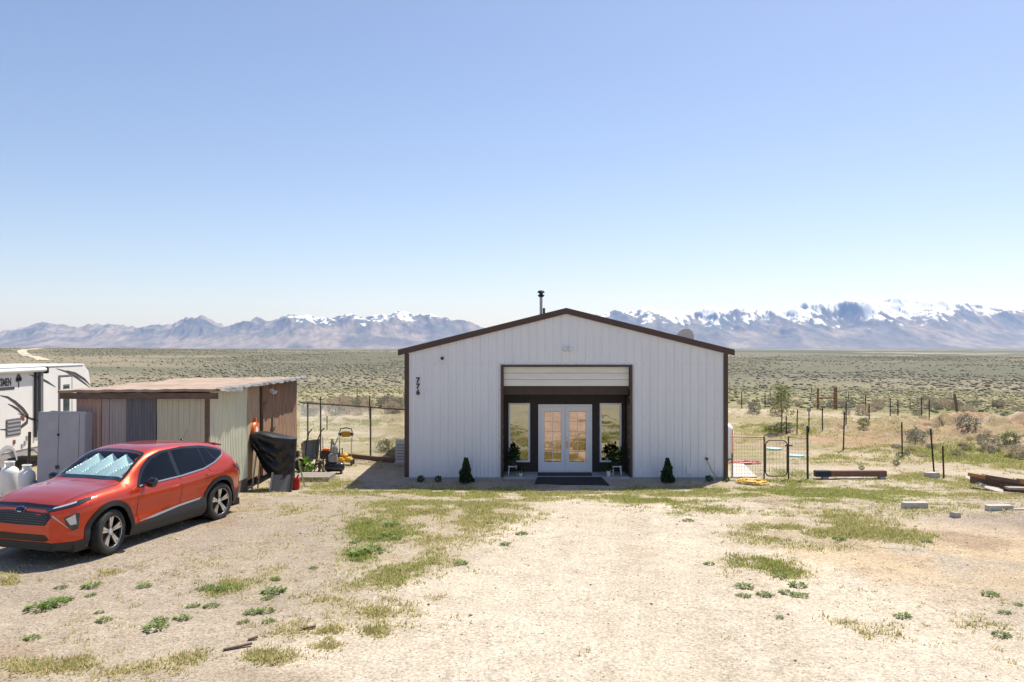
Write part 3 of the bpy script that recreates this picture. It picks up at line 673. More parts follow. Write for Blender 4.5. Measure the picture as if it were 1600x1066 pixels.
def coil(name, lab, m_, px, py, rx, turns, seed, r=.012):
    c_ = gp(px, py); rng = random.Random(seed); pts = []
    for k in range(turns * 18):
        a = k / 18 * 6.283; q = rx * (.75 + .25 * math.sin(k * .13 + seed) + .1 * rng.random())
        x = c_.x + q * math.cos(a) * 1.0 + .1 * math.sin(k * .07); y = c_.y + q * .75 * math.sin(a)
        pts.append((x, y, hz(x, y) + .015 + .02 * (k / (turns * 18)) * turns * .5))
    tag(MB().tube(pts, r, 6).build(name, X[m_], smooth=True), lab, "hose")
coil("garden_hose", "coiled yellow hose on the grass by the building corner", "yellow_hose", 1175, 756, .36, 9, 3, .016)
coil("garden_hose", "pinkish red hose lying loose behind the wire gate", "red_hose", 1163, 724, .42, 4, 5, .022)

# air conditioner at the left wall
t = thing("heat_pump", "pale outdoor heat pump beside the building's left wall", "heat pump", (-3.42, 26.0, hz(-3.42, 26)))
MB().box(-.28, .2, -.18, .18, .06, .78).build("casing", X["ac_white"], t, bevel=.015)
for q in range(6): MB().box(-.24, .16, -.187, -.178, .16 + q * .09, .20 + q * .09).build("louvre", X["grey_plastic"], t)
MB().box(-.33, .24, -.24, .24, -.05, .06).build("base", X["concrete"], t)

# ------------------------------------------------------------------ shed
SX0, SX1, SY0, SY1, SZ = -9.88, -6.886, 18.45, 25.97, 2.72
shed = thing("shed", "patchwork shed of tin and plywood sheets with flat roof", "shed", (SX1, SY0, hz(SX1, SY0)))
sl = Vector((SX1, SY0, hz(SX1, SY0)))
def tin(name, axis, a0, a1, fixed, z0, z1, pitch, amp, m_, sgn=-1, trap=False):
    n_ = max(int((a1 - a0) / pitch * (8 if not trap else 1)), 2); mb = MB(); pr = []
    if trap:
        a = a0
        while a < a1 - 1e-6:
            for da, h in ((0, 0), (pitch * .66, 0), (pitch * .74, amp), (pitch * .92, amp)): 
                if a + da < a1: pr.append((a + da, h))
            a += pitch
        pr.append((a1, 0))
    else:
        pr = [(a0 + (a1 - a0) * k / n_, amp * (.5 + .5 * math.sin(2 * math.pi * (a1 - a0) * k / n_ / pitch))) for k in range(n_ + 1)]
    P = lambda a, h, z: (a, fixed + sgn * h, z) if axis == 'x' else (fixed + sgn * h, a, z)
    rows = 4; vs = []; fs = []
    for q in range(rows + 1):
        z = z0 + (z1 - z0) * q / rows
        for a, h in pr: vs.append(Vector(P(a, h + .012 * math.sin(3 * a + q * 1.7), z)) - sl)
    k = len(pr)
    for q in range(rows):
        for p_ in range(k - 1): fs.append((q * k + p_, q * k + p_ + 1, (q + 1) * k + p_ + 1, (q + 1) * k + p_))
    return MB().add(vs, fs).build(name, X[m_], shed, fix=False)
gz = sl.z
tin("tin_sheet", 'x', -9.88, -9.31, SY0, .3, 2.74, .09, .018, "tin_rust")
tin("tin_sheet", 'x', -9.30, -9.13, SY0 - .004, .3, 2.74, .07, .015, "tin_pink")
tin("tin_sheet", 'x', -9.12, -8.74, SY0 - .01, .3, 2.72, .068, .018, "tin_grey")
tin("tin_sheet", 'x', -8.73, -8.07, SY0 - .03, .3, 2.75, .068, .018, "tin_dark")
tin("tin_sheet", 'x', -8.06, -6.96, SY0 - .008, .3, 2.73, .125, .02, "tin_beige", trap=True)
tin("tin_sheet", 'y', SY0 + .02, 21.1, SX1, .38, 2.76, .11, .018, "tin_pale", sgn=1, trap=True)
lb = lambda x0, x1, y0, y1, z0, z1: MB().box(x0 - sl.x, x1 - sl.x, y0 - sl.y, y1 - sl.y, z0 - sl.z, z1 - sl.z)
lb(-6.955, -6.875, SY0 - .03, SY0 + .05, .1, 2.76).build("corner_post", X["wood_weathered"], shed)
lb(SX1 - .02, SX1 + .012, 21.11, 22.12, .3, 2.76).build("plywood_sheet", X["plywood_tan"], shed)
lb(SX1 - .12, SX1 - .05, 22.12, 22.42, .2, 2.76).build("dark_gap_board", X["wood_weathered"], shed)
dd = lb(SX1 - .03, SX1 + .02, 22.42, 24.2, .22, 2.74).build("shed_door", X["plywood_old"], shed)
lb(SX1 - .02, SX1 + .012, 24.22, SY1, .2, 2.76).build("plywood_sheet", X["plywood_old"], shed)
lb(SX1 + .02, SX1 + .05, 23.2, 23.26, 1.05, 1.75).build("latch_bar", X["dark_steel"], dd)
lb(SX1 + .022, SX1 + .045, 23.1, 23.5, 1.42, 1.47).build("latch_bolt", X["dark_steel"], dd)
for z_ in (.6, 2.2): lb(SX1 + .02, SX1 + .035, 22.44, 22.75, z_, z_ + .05).build("hinge", X["dark_steel"], dd)
lb(SX0, SX0 + .05, SY0 + .02, SY1, .2, 2.76).build("back_side_wall", X["tin_dark"], shed)
lb(SX0, SX1 - .03, SY1 - .05, SY1, .2, 2.76).build("rear_wall", X["plywood_old"], shed)
lb(SX0, SX1 - .0, SY0 + .01, SY0 + .05, .05, .32).build("skirt_board", X["wood_weathered"], shed)
lb(SX1 - .06, SX1 - .01, SY0 + .06, 21.2, .0, .4).build("skirt_board", X["wood_weathered"], shed)
# roof with ragged edge
rng = random.Random(4); vs = []; fs = []
nx_, ny_ = 24, 40; x0r, x1r, y0r, y1r = -10.2, -6.60, 18.26, 26.15
for jy in range(ny_ + 1):
    for jx in range(nx_ + 1):
        x = x0r + (x1r - x0r) * jx / nx_; y = y0r + (y1r - y0r) * jy / ny_
        if jx == nx_: x += rng.uniform(-.05, .05)
        if jy == 0: y += rng.uniform(-.03, .03)
        z = 2.79 + .03 * (x - x0r) / (x1r - x0r) + rng.uniform(-.008, .012) + .015 * math.sin(2.1 * y)
        vs.append((x - sl.x, y - sl.y, z - sl.z))
for jy in range(ny_):
    for jx in range(nx_): a = jy * (nx_ + 1) + jx; fs.append((a, a + 1, a + nx_ + 2, a + nx_ + 1))
ro = MB().add(vs, fs).build("roof", X["roof_board"], shed, fix=False)
md = ro.modifiers.new("t", 'SOLIDIFY'); md.thickness = .06; md.offset = -1
lb(x0r + .02, -6.62, 18.28, 18.33, 2.60, 2.735).build("fascia_board", X["wood_weathered"], ro)
vs = []; fs = []
for k in range(41):   # torn tar paper along the right edge
    y = 18.24 + (26.0 - 18.24) * k / 40; d_ = .035 + .05 * rng.random() + (.07 * rng.random() if 1 < k < 8 else 0)
    vs += [(-6.66 - sl.x, y - sl.y, 2.845 + .01 * rng.random() - sl.z), (-6.57 + .04 * rng.random() - sl.x, y - sl.y, 2.82 - sl.z), (-6.55 + .05 * rng.random() - sl.x, y - sl.y, 2.83 - d_ - sl.z)]
for k in range(40):
    for q in (0, 1): fs.append((k * 3 + q, k * 3 + q + 1, k * 3 + q + 4, k * 3 + q + 3))
MB().add(vs, fs).build("tar_paper_edge", X["tar_paper"], ro, fix=False)
fl = lb(SX1 + .02, SX1 + .08, 23.0, 23.2, 2.48, 2.58).build("flood_light", X["white_plastic"], shed)
for q in (22.98, 23.2): MB().lathe([(0, -.05), (.03, -.045), (.05, .03), (.055, .06), (0, .05)], (SX1 + .11 - sl.x, q - sl.y, 2.50 - sl.z), 12, 'z', Matrix.Rotation(R(120), 4, 'Y')).build("lamp_head", X["white_plastic"], fl, smooth=True)
# orange reel on the narrow plywood
t = thing("cord_reel", "orange cord reel hung on the shed's plywood", "cord reel", (SX1 + .05, 21.62, 1.55))
MB().lathe([(.10, -.05), (.22, -.05), (.24, 0), (.22, .05), (.10, .05), (.10, -.05)], (0, 0, 0), 24, 'x').build("reel", X["orange_plastic"], t, smooth=True)
MB().lathe([(0, -.04), (.10, -.04), (.10, .055), (0, .055)], (0, 0, 0), 16, 'x').build("hub", X["fabric_white"], t)
MB().bar((0, 0, .2), (0, 0, .34), .08, .05).build("hanger", X["orange_plastic"], t)
# cabinet leaning before the shed front
t = thing("grey_cabinet", "tall grey two-door cabinet standing against the shed's front", "cabinet", (-9.98, 17.95, hz(-9.9, 17.95)), 0); t.rotation_euler = (R(-2.5), 0, 0)
MB().box(-.53, .53, 0, .30, .0, 1.98).build("carcass", X["cabinet_grey"], t, bevel=.006)
for s_ in (0, 1):
    d_ = MB().box(-.51 + s_ * .455, -.51 + s_ * .455 + .445, -.02, -.002, .04, 1.94).build("cabinet_door", X["cabinet_grey"], t, bevel=.004)
    MB().box(-.09 + s_ * .05 - .012, -.09 + s_ * .05 + .012, -.045, -.021, .72, .80).build("handle", X["dark_steel"], d_)
    MB().box(-.085 + s_ * .03, -.065 + s_ * .03, -.035, -.021, 1.45, 1.50).build("latch", X["black_metal"], d_)
MB().box(.40, .52, -.018, -.002, .04, 1.94).build("side_stile", X["cabinet_grey"], t)

# ------------------------------------------------------------------ travel trailer
TX = -14.95; ty0, ty1 = 17.0, 28.75
tr_ = thing("travel_trailer", "white travel trailer with dark swoosh decals behind the shed", "trailer", (TX, 24.0, hz(-14, 24)))
tl = Vector((TX, 24.0, hz(-14, 24)))
P2 = [(ty0, .62), (28.45, .62), (28.75, .95), (29.0, 1.9), (28.72, 2.95), (28.45, 3.13), (ty0, 3.13)]
MB().prism(P2, lambda u, v, t: (t - tl.x, u - tl.y, v - tl.z), TX - 2.4, TX).build("body", X["trailer_white"], tr_, bevel=.03)
def tb(x0, x1, y0, y1, z0, z1): return MB().box(x0 - tl.x, x1 - tl.x, y0 - tl.y, y1 - tl.y, z0 - tl.z, z1 - tl.z)
tb(TX - 2.38, TX + .02, ty0, 28.4, 3.131, 3.19).build("roof", X["trailer_roof"], tr_, bevel=.02)
tb(TX - 2.3, TX - .02, ty0, 28.3, .46, .619).build("skirt", X["trailer_skirt"], tr_)
ac = tb(TX - 1.5, TX - .75, 22.9, 24.25, 3.20, 3.52).build("roof_air_conditioner", X["ac_white"], tr_, bevel=.06)
tb(TX - .749, TX - .72, 23.1, 24.0, 3.26, 3.42).build("grille", X["trailer_grey"], ac)
aw = tb(TX, TX + .06, ty0, 25.9, 3.0, 3.05).build("awning_rail", X["trailer_grey"], tr_)
MB().tube([(.10, ty0 - tl.y, 3.06 - tl.z), (.10, 25.85 - tl.y, 3.06 - tl.z)], .065, 12).build("awning_roll", X["white_plastic"], tr_, smooth=True)
tb(TX + .03, TX + .17, 25.84, 25.97, 2.93, 3.14).build("awning_end_cap", X["black_plastic"], tr_, bevel=.02)
tb(TX + .005, TX + .06, 25.42, 25.50, .95, 3.0).build("awning_arm", X["black_plastic"], tr_)
tb(TX + .005, TX + .10, 25.62, 25.76, 1.12, 3.0).build("awning_arm", X["trailer_grey"], tr_)
do = tb(TX + .002, TX + .03, 26.85, 27.55, .9, 2.78).build("entry_door", X["trailer_white"], tr_, bevel=.02)
df = tb(TX + .001, TX + .022, 26.79, 26.85, .88, 2.84); df.box(TX + .001 - tl.x, TX + .022 - tl.x, 27.55 - tl.y, 27.60 - tl.y, .88 - tl.z, 2.84 - tl.z); df.box(TX + .001 - tl.x, TX + .022 - tl.x, 26.85 - tl.y, 27.55 - tl.y, 2.79 - tl.z, 2.84 - tl.z)
df.build("door_surround", X["trailer_grey"], tr_)
tb(TX + .031, TX + .04, 27.02, 27.40, 1.62, 2.52).build("door_window_rim", X["trailer_grey"], do, bevel=.01)
tb(TX + .041, TX + .046, 27.06, 27.36, 1.67, 2.47).build("door_window", X["window_dark"], do)
tb(TX + .031, TX + .06, 26.9, 26.96, 1.35, 1.5).build("door_handle", X["black_plastic"], do)
tb(TX + .002, TX + .02, 24.0, 24.72, 1.12, 1.62).build("side_vent", X["trailer_grey"], tr_, bevel=.015)
for q in range(4): tb(TX + .021, TX + .03, 24.05, 24.67, 1.17 + q * .115, 1.22 + q * .115).build("vent_slat", X["grey_plastic"], tr_)
for y_, z_ in ((24.35, .86), (24.9, .78), (25.0, .92), (24.75, .70)): tb(TX + .002, TX + .02, y_, y_ + .1, z_, z_ + .12).build("service_hatch", X["decal_red" if y_ == 24.35 else "trailer_skirt"], tr_)
def swoosh(pts, w0, m_):
    k = len(pts); up = []; dn = []
    for i_, (y, z) in enumerate(pts):
        t = i_ / (k - 1); wd = w0 * math.sin(math.pi * min(max(t, .02), .98)) ** .7
        a = pts[max(i_ - 1, 0)]; b2 = pts[min(i_ + 1, k - 1)]; d = Vector((b2[0] - a[0], b2[1] - a[1])).normalized()
        up.append((y - d.y * wd / 2, z + d.x * wd / 2)); dn.append((y + d.y * wd / 2, z - d.x * wd / 2))
    vs = [(.0045, y - tl.y, z - tl.z) for y, z in up + dn]
    MB().add(vs, [(i_, i_ + 1, k + i_ + 1, k + i_) for i_ in range(k - 1)]).build("decal", X[m_], tr_, fix=False)
def side(pp): return [((lambda D: (D, CAMZ - (py - HOR) / F * D))(TX / (px - 800) * F)) for px, py in pp]
swoosh(side([(0, 618), (12, 621), (24, 629), (36, 640), (43, 650), (42, 660), (32, 668), (16, 672), (0, 671)]), .13, "decal_dark")
swoosh(side([(12, 631), (20, 635), (28, 640), (34, 646), (38, 648)]), .08, "decal_dark")
swoosh(side([(28, 646), (38, 650), (50, 655), (66, 659), (78, 661), (90, 662)]), .07, "decal_dark")
swoosh(side([(44, 585), (60, 590), (74, 597), (87, 605)]), .08, "decal_dark")
swoosh(side([(88, 576), (104, 581), (120, 590), (132, 599), (141, 606)]), .08, "decal_dark")
swoosh(side([(104, 579), (118, 584), (132, 593), (142, 603)]), .10, "decal_dark")
swoosh(side([(72, 644), (82, 643), (92, 644), (104, 645)]), .06, "decal_dark")
swoosh(side([(32, 650), (34, 653), (37, 655), (38, 657)]), .14, "decal_red")
yM = 24.02
TM = Matrix.Translation((.006, 0, 0)) @ Matrix(((0, 0, 1, 0), (1, 0, 0, 0), (0, 1, 0, 0), (0, 0, 0, 1)))
text_mesh("lettering", "SPORTSMEN", .31, X["decal_dark"], tr_, Matrix.Translation((0, 23.70 - tl.y, 2.72 - tl.z)) @ TM @ Matrix.Diagonal((.66, 1, 1, 1)), .001, .012)
tb(TX + .004, TX + .007, 23.2, 24.42, 2.50, 2.58).build("lettering_bar", X["decal_dark"], tr_)
lg = MB()
for a_, (dy, dz, rr_) in enumerate(((0, .05, .11), (-.08, -.02, .07), (.09, .0, .075))): lg.lathe([(0, .0), (rr_, 0)], (.008, 24.62 - tl.y + dy, 2.80 - tl.z + dz), 14, 'x')
lg.box(.005, .009, 24.60 - tl.y, 24.65 - tl.y, 2.55 - tl.z, 2.75 - tl.z).build("tree_emblem", X["decal_dark"], tr_, fix=False)
for yy in (23.2, 24.05):
    wy = yy - .0
    e = thing("wheel", "x", None) if False else None
    wv = MB().lathe([(.20, -.1), (.34, -.11), (.36, -.08), (.36, .08), (.34, .11), (.20, .1)], (-.2, wy - tl.y, .36), 28, 'x').build("wheel", X["tyre_rubber"], tr_, smooth=True)
    MB().lathe([(0, .05), (.08, .08), (.19, .06), (.21, .1), (.21, -.1)], (-.2, wy - tl.y, .36), 20, 'x').build("rim", X["white_plastic"], wv, smooth=True)
    ar = MB(); A0 = [(wy - tl.y + .50 * math.cos(a), .36 + .50 * math.sin(a)) for a in np.linspace(0, math.pi, 15)]; A1 = [(wy - tl.y + .40 * math.cos(a), .36 + .40 * math.sin(a)) for a in np.linspace(0, math.pi, 15)]
    vs = [(.012, y, z) for y, z in A0] + [(.03, y, z) for y, z in A1]
    ar.add(vs, [(i_, i_ + 1, 16 + i_, 15 + i_) for i_ in range(14)]).build("wheel_arch", X["trailer_skirt"], tr_, fix=False)

# propane cylinders and odds between trailer and car
def cylinder_tank(px, D, r, h, lab):
    x = (px - 800) / F * D; t = thing("propane_cylinder", lab, "gas cylinder", (x, D, hz(x, D)))
    MB().lathe([(0, .06), (r * .8, .06), (r, .14), (r, h * .72), (r * .9, h * .82), (r * .5, h * .9), (0, h * .92)], (0, 0, 0), 24).build("tank", X["white_plastic"], t, smooth=True)
    MB().lathe([(r * .75, 0), (r * .75, .12)], (0, 0, 0), 20).build("foot_ring", X["white_plastic"], t)
    mb = MB()
    for a0 in (0, 2.1, 4.2):
        A = [a0 + .25 + k * .26 for k in range(6)]; k = len(A)
        vs = [(r * .52 * math.cos(a), r * .52 * math.sin(a), h * .86) for a in A] + [(r * .52 * math.cos(a), r * .52 * math.sin(a), h * 1.02) for a in A]
        mb.add(vs, [(i_, i_ + 1, k + i_ + 1, k + i_) for i_ in range(k - 1)])
    A = np.linspace(0, 6.283, 21)[:-1]; mb.tube([(r * .52 * math.cos(a), r * .52 * math.sin(a), h * 1.02) for a in list(A) + [0]], .014, 6)
    mb.build("collar", X["white_plastic"], t, fix=False)
    MB().tube([(0, 0, h * .88), (0, 0, h * 1.0)], .03, 8).build("valve", X["brass"], t)
cylinder_tank(15, 18.6, .195, .84, "larger white propane cylinder at the photo's left edge")
cylinder_tank(42, 18.2, .175, .78, "smaller white propane cylinder beside the larger one")
p = at(45, 728, 19.6); t = thing("floor_jack_pole", "dark upright pole with hose loop and teal foot", "pole", (p.x, p.y, hz(p.x, p.y)))
MB().tube([(0, 0, .55), (.02, 0, 1.55)], .035, 8).build("pole", X["dark_steel"], t)
MB().tube([(0, 0, .02), (0, 0, .56)], .05, 8).build("foot", X["blue_paint"], t)
MB().tube([(0, 0, 1.1), (.14, -.02, 1.12), (.24, -.02, 1.02), (.2, -.02, .9), (0, -.01, .82)], .018, 6).build("hose_loop", X["black_plastic"], t, smooth=True)
p = at(82, 720, 18.9); t = thing("blue_plank", "blue painted plank leaning beside the grey cabinet", "plank", (p.x - .05, p.y, hz(p.x, p.y)))
MB().bar((-.28, -.1, 0), (.18, .25, 1.25), .20, .05, (0, -1, .4)).build("plank", X["blue_paint"], t)
p = at(76, 735, 18.2); t = thing("rubber_tub", "dark grey rubber tub on the ground by the cabinet", "tub", (p.x, p.y, hz(p.x, p.y)))
MB().lathe([(0, .02), (.26, .02), (.33, .42), (.345, .42), (.345, .45), (.30, .45), (.24, .06), (0, .06)], (0, 0, 0), 24).build("tub", X["grey_plastic"], t, smooth=True)

# ------------------------------------------------------------------ red SUV
hd = Vector((-.82, -2.58)).normalized(); CARZ = .455
car = thing("red_suv", "orange-red compact SUV with sunshade parked beside the shed", "car", (-6.83, 14.53, hz(-6.5, 14.3)), math.atan2(hd.y, hd.x))
def cubic(xs, ys, x):   # monotone-ish smooth interpolation
    xs = np.array(xs, float); ys = np.array(ys, float); m_ = np.gradient(ys, xs); k = np.clip(np.searchsorted(xs, x) - 1, 0, len(xs) - 2)
    h = xs[k + 1] - xs[k]; t = np.clip((x - xs[k]) / h, 0, 1)
    return (2 * t ** 3 - 3 * t ** 2 + 1) * ys[k] + (t ** 3 - 2 * t ** 2 + t) * h * m_[k] + (-2 * t ** 3 + 3 * t ** 2) * ys[k + 1] + (t ** 3 - t ** 2) * h * m_[k + 1]
WR, WX = .352, 1.35
zt = lambda x: float(cubic([-2.19, -2.13, -2.04, -1.88, -1.72, -1.4, -.9, -.3, .12, .36, .65, .98, 1.2, 1.6, 2.0, 2.17, 2.28], [.93, 1.0, 1.12, 1.27, 1.385, 1.475, 1.535, 1.562, 1.548, 1.485, 1.325, 1.115, 1.08, 1.045, .98, .92, .83], x))
zb = lambda x: float(np.interp(x, [-2.19, -2.05, -1.8, -1.2, -.4, .5, .95, 1.2, 1.6, 2.0, 2.28], [.90, 1.0, 1.08, 1.03, .985, .955, .955, .96, .945, .89, .76]))
wr = lambda x: float(np.interp(x, [-2.19, -2.05, -1.8, -1.4, -.5, .1, .45, .75, .98, 1.2, 1.7, 2.1, 2.28], [.74, .68, .60, .60, .625, .61, .62, .66, .70, .66, .64, .62, .6]))
zr = lambda x: float(np.interp(x, [-2.19, -1.98, -1.7, -1.3, 0, .4, .75, .98, 1.2, 2.28], [.0, .04, .06, .055, .06, .06, .05, .03, .018, .018]))
end = lambda x: 1 - .30 * max(0, (x - 1.45) / .83) ** 2.6 - .22 * max(0, (-1.5 - x) / .69) ** 2.2
def arch(x, R_=.415):
    z = .225
    for cx in (-WX, WX):
        d = abs(x - cx)
        if d < R_: z = max(z, WR + math.sqrt(R_ * R_ - d * d))
    return z
def section(x, n_=30):
    e = end(x); b_ = zb(x); t_ = zt(x); wr_ = min(wr(x), .9); zr_ = t_ - zr(x)
    wm = .905
    if zr_ < b_ + .02: zr_ = b_ + .02
    P = [(.845, .20), (.885, .30), (.884, .41), (.868, .53), (.890, .66), (.912, .78), (.902, b_ - .075), (.865, b_ - .01), (.845, b_ + .025), (.845 + (wr_ - .845) * .5 + .012, (b_ + zr_) / 2 + .012), (wr_ + .02, zr_ - .012), (wr_ - .05, zr_ + .018), (wr_ * .55, t_ - .006), (0, t_)]
    if x > .98:   # hood
        k = min((x - .98) / .25, 1); h_ = [(.85, b_ + .012), (.80, b_ + (t_ - b_) * .42), (.73, b_ + (t_ - b_) * .66), (.62, b_ + (t_ - b_) * .74), (.35, b_ + (t_ - b_) * .93), (0, t_)]
        P = P[:8] + [tuple(np.array(P[8 + i_]) * (1 - k) + np.array(h_[i_]) * k) for i_ in range(6)]
    P = [(a * e, z) for a, z in P]
    a = np.array(P); d = np.concatenate([[0], np.cumsum(np.hypot(*np.diff(a, axis=0).T))])
    z0 = arch(x)
    ts = np.linspace(0, d[-1], 140); ya = cubic(d, a[:, 0], ts); za = cubic(d, a[:, 1], ts)
    i0 = 0
    while za[i0] < z0 and i0 < 100: i0 += 1
    t0 = ts[i0] if i0 == 0 else ts[i0 - 1] + (ts[i0] - ts[i0 - 1]) * (z0 - za[i0 - 1]) / max(za[i0] - za[i0 - 1], 1e-6)
    t0 = max(t0, 0)
    s_ = np.linspace(t0, d[-1], n_); yy = cubic(d, a[:, 0], s_); zz = cubic(d, a[:, 1], s_)
    fx = max(0, (x - 1.45) / .83); rx_ = max(0, (-1.6 - x) / .59)
    xs_ = x - fx ** 1.5 * (.16 * np.clip((zz - .58) / .4, 0, 1.2) ** 2 + .05 * np.clip((.5 - zz) / .3, 0, 1)) + rx_ * .06 * np.clip((.55 - zz) / .3, 0, 1)
    return [(float(p), float(q), float(r)) for p, q, r in zip(xs_, yy, zz)]
xs_ = sorted(set([round(v, 4) for v in np.linspace(-2.19, 2.28, 92)] + [round(c_ + s_ * .415 * math.cos(a), 4) for c_ in (-WX, WX) for s_ in (-1, 1) for a in np.linspace(0, 1.5, 14)] + [2.24, 2.265, -2.16, -2.18]))
NS = 34; secs = [section(x, NS) for x in xs_]
vs = []; fs = []
for s_ in secs:
    vs += [(p[0], p[1], p[2]) for p in s_] + [(p[0], -p[1], p[2]) for p in s_[-2::-1]]
NR = 2 * NS - 1
WS_in = lambda x, y: False
for i_ in range(len(secs) - 1):
    for k in range(NR - 1):
        a = i_ * NR + k
        c_ = (np.array(vs[a]) + np.array(vs[a + NR + 1])) / 2
        # opening of the windscreen
        if .345 < c_[0] < .91 and abs(c_[1]) < .565 + (c_[0] - .345) * .15 and c_[2] > 1.12: continue
        fs.append((a, a + 1, a + NR + 1, a + NR))
full = list(fs)
for base, rev in ((0, True), ((len(secs) - 1) * NR, False)):
    cidx = len(vs); sec = vs[base:base + NR]; vs.append((sum(p[0] for p in sec) / NR + (.02 if not rev else -.02), 0, .58))
    for k in range(NR - 1): fs.append((cidx, base + k, base + k + 1) if rev else (cidx, base + k + 1, base + k))
    fs.append((cidx, base + NR - 1, base) if rev else (cidx, base, base + NR - 1))
body = MB().add(vs, fs).build("body", X["paint_orange"], car, smooth=True)
# projection surface (with windscreen closed)
fs2 = [(i_ * NR + k, i_ * NR + k + 1, (i_ + 1) * NR + k + 1, (i_ + 1) * NR + k) for i_ in range(len(secs) - 1) for k in range(NR - 1)] + [f for f in fs if len(f) == 3]
BV = BVHTree.FromPolygons([Vector(v) for v in vs], fs2)
def overlay(name, poly, view, m_, off=.004, step=.05, parent=None, both=False, smooth=True, mirror=False):
    """poly in view plane laid onto the body skin. view: 'L' (x,z), 'F' (y,z), 'T' (x,y), 'R' rear (y,z), or angle in degrees from forward"""
    for mir in ((False, True) if both else (mirror,)):
        bm = bmesh.new(); bm.faces.new([bm.verts.new((u, v, 0)) for u, v in poly])
        us = [p[0] for p in poly]; vv = [p[1] for p in poly]
        for ax, lo, hi in ((0, min(us), max(us)), (1, min(vv), max(vv))):
            k = lo + step
            while k < hi:
                co = (k, 0, 0) if ax == 0 else (0, k, 0); no = (1, 0, 0) if ax == 0 else (0, 1, 0)
                bmesh.ops.bisect_plane(bm, geom=bm.verts[:] + bm.edges[:] + bm.faces[:], plane_co=co, plane_no=no); k += step
        for v in bm.verts:
            u, z = v.co.x, v.co.y
            if view == 'L': o_, d_ = Vector((u, 3, z)), Vector((0, -1, 0))
            elif view == 'F': o_, d_ = Vector((4, u, z)), Vector((-1, 0, 0))
            elif view == 'R': o_, d_ = Vector((-4, u, z)), Vector((1, 0, 0))
            elif view == 'T': o_, d_ = Vector((u, z, 4)), Vector((0, 0, -1))
            else:
                a = R(view); d_ = Vector((-math.cos(a), -math.sin(a), 0)); rt = Vector((-math.sin(a), math.cos(a), 0)); o_ = -d_ * 5 + rt * u + Vector((0, 0, z))
            h = BV.ray_cast(o_, d_)
            if h[0] is None: h = BV.find_nearest(o_ + d_ * (3.4 if view != 'L' else 2.1))
            nn = h[1]
            if nn.dot(d_) > 0: nn = -nn
            p = h[0] + nn * off
            if mir: p.y = -p.y
            v.co = p
        bmesh.ops.recalc_face_normals(bm, faces=bm.faces)
        me = bpy.data.meshes.new(name); bm.to_mesh(me); bm.free()
        if smooth: me.polygons.foreach_set("use_smooth", [True] * len(me.polygons))
        r_o = link(name, me, X[m_], parent or car)
    return r_o
# side glass with satin surround
DLO = [(.74, .985), (.68, 1.06), (.50, 1.235), (.30, 1.375), (.0, 1.45), (-.5, 1.462), (-1.0, 1.425), (-1.35, 1.36), (-1.60, 1.275), (-1.53, 1.22), (-1.25, 1.12), (-.9, 1.045), (-.3, 1.005)]
gcx = sum(p[0] for p in DLO) / len(DLO); gcz = sum(p[1] for p in DLO) / len(DLO)
overlay("window_surround", [(p[0] + (.022 if p[0] > gcx else -.022), p[1] + (.022 if p[1] > gcz else -.020)) for p in DLO], 'L', "gloss_black", .009, .04, both=True)
overlay("window_brightwork", [(.72, .962), (.70, .985), (-.3, 1.004), (-.9, 1.044), (-1.25, 1.118), (-1.54, 1.216), (-1.625, 1.285), (-1.64, 1.285), (-1.555, 1.202), (-1.255, 1.098), (-.9, 1.022), (-.3, .982)], 'L', "satin_silver", .013, .06, both=True)
overlay("front_window", [(.68, .995), (.62, 1.07), (.46, 1.22), (.27, 1.355), (.0, 1.43), (-.13, 1.44), (-.20, 1.012), (.3, .998)], 'L', "car_glass", .013, .04, both=True)
overlay("rear_window", [(-.30, 1.018), (-.24, 1.442), (-.5, 1.445), (-.93, 1.415), (-1.0, 1.075), (-.9, 1.058)], 'L', "car_glass", .013, .04, both=True)
overlay("quarter_window", [(-1.03, 1.085), (-.97, 1.41), (-1.14, 1.385), (-1.30, 1.15), (-1.22, 1.12)], 'L', "car_glass", .013, .04, both=True)
overlay("quarter_window", [(-1.34, 1.17), (-1.19, 1.375), (-1.36, 1.342), (-1.565, 1.27), (-1.51, 1.225)], 'L', "car_glass", .013, .04, both=True)
# windscreen, frit, sunshade, dashboard
overlay("windscreen_border", [(.98, -.70), (.98, .70), (.36, .60), (.31, .57), (.27, 0), (.31, -.57), (.36, -.60)], 'T', "windscreen_glass", .006, .07)
WSP = [(.985, .715), (.35, .605), (.29, .575), (.26, 0), (.29, -.575), (.35, -.605), (.985, -.715), (.99, 0)]
def ring(out, inn, nm, m_):
    for k in range(len(out)):
        k2 = (k + 1) % len(out); overlay(nm, [out[k], out[k2], inn[k2], inn[k]], 'T', m_, .0045, .06)
inn = [(.90, .66), (.385, .565), (.345, .54), (.325, 0), (.345, -.54), (.385, -.565), (.90, -.66), (.905, 0)]
ring(WSP, inn, "windscreen_edge", "gloss_black")
vs = []; fs = []; nA, nB = 110, 16
for a in range(nA + 1):
    yy = -.60 + 1.2 * a / nA
    for b2 in range(nB + 1):
        xx = .37 + (.87 - .37) * b2 / nB
        h = BV.ray_cast(Vector((xx, yy, 4)), Vector((0, 0, -1)))
        q_ = (yy * 3.1 + xx * 1.6 + .10 * math.sin(9 * xx) + .08 * math.sin(5 * yy)) % 1.0; fold = abs(2 * q_ - 1) ** .8
        z = h[0].z - .025 - .13 * fold
        vs.append((xx, yy, z))
for a in range(nA):
    for b2 in range(nB): k = a * (nB + 1) + b2; fs.append((k, k + 1, k + nB + 2, k + nB + 1))
MB().add(vs, fs).build("sunshade", X["sunshade"], car, smooth=False, fix=False)
MB().box(-.2, .95, -.72, .72, .85, 1.02).build("dashboard", X["black_plastic"], car)
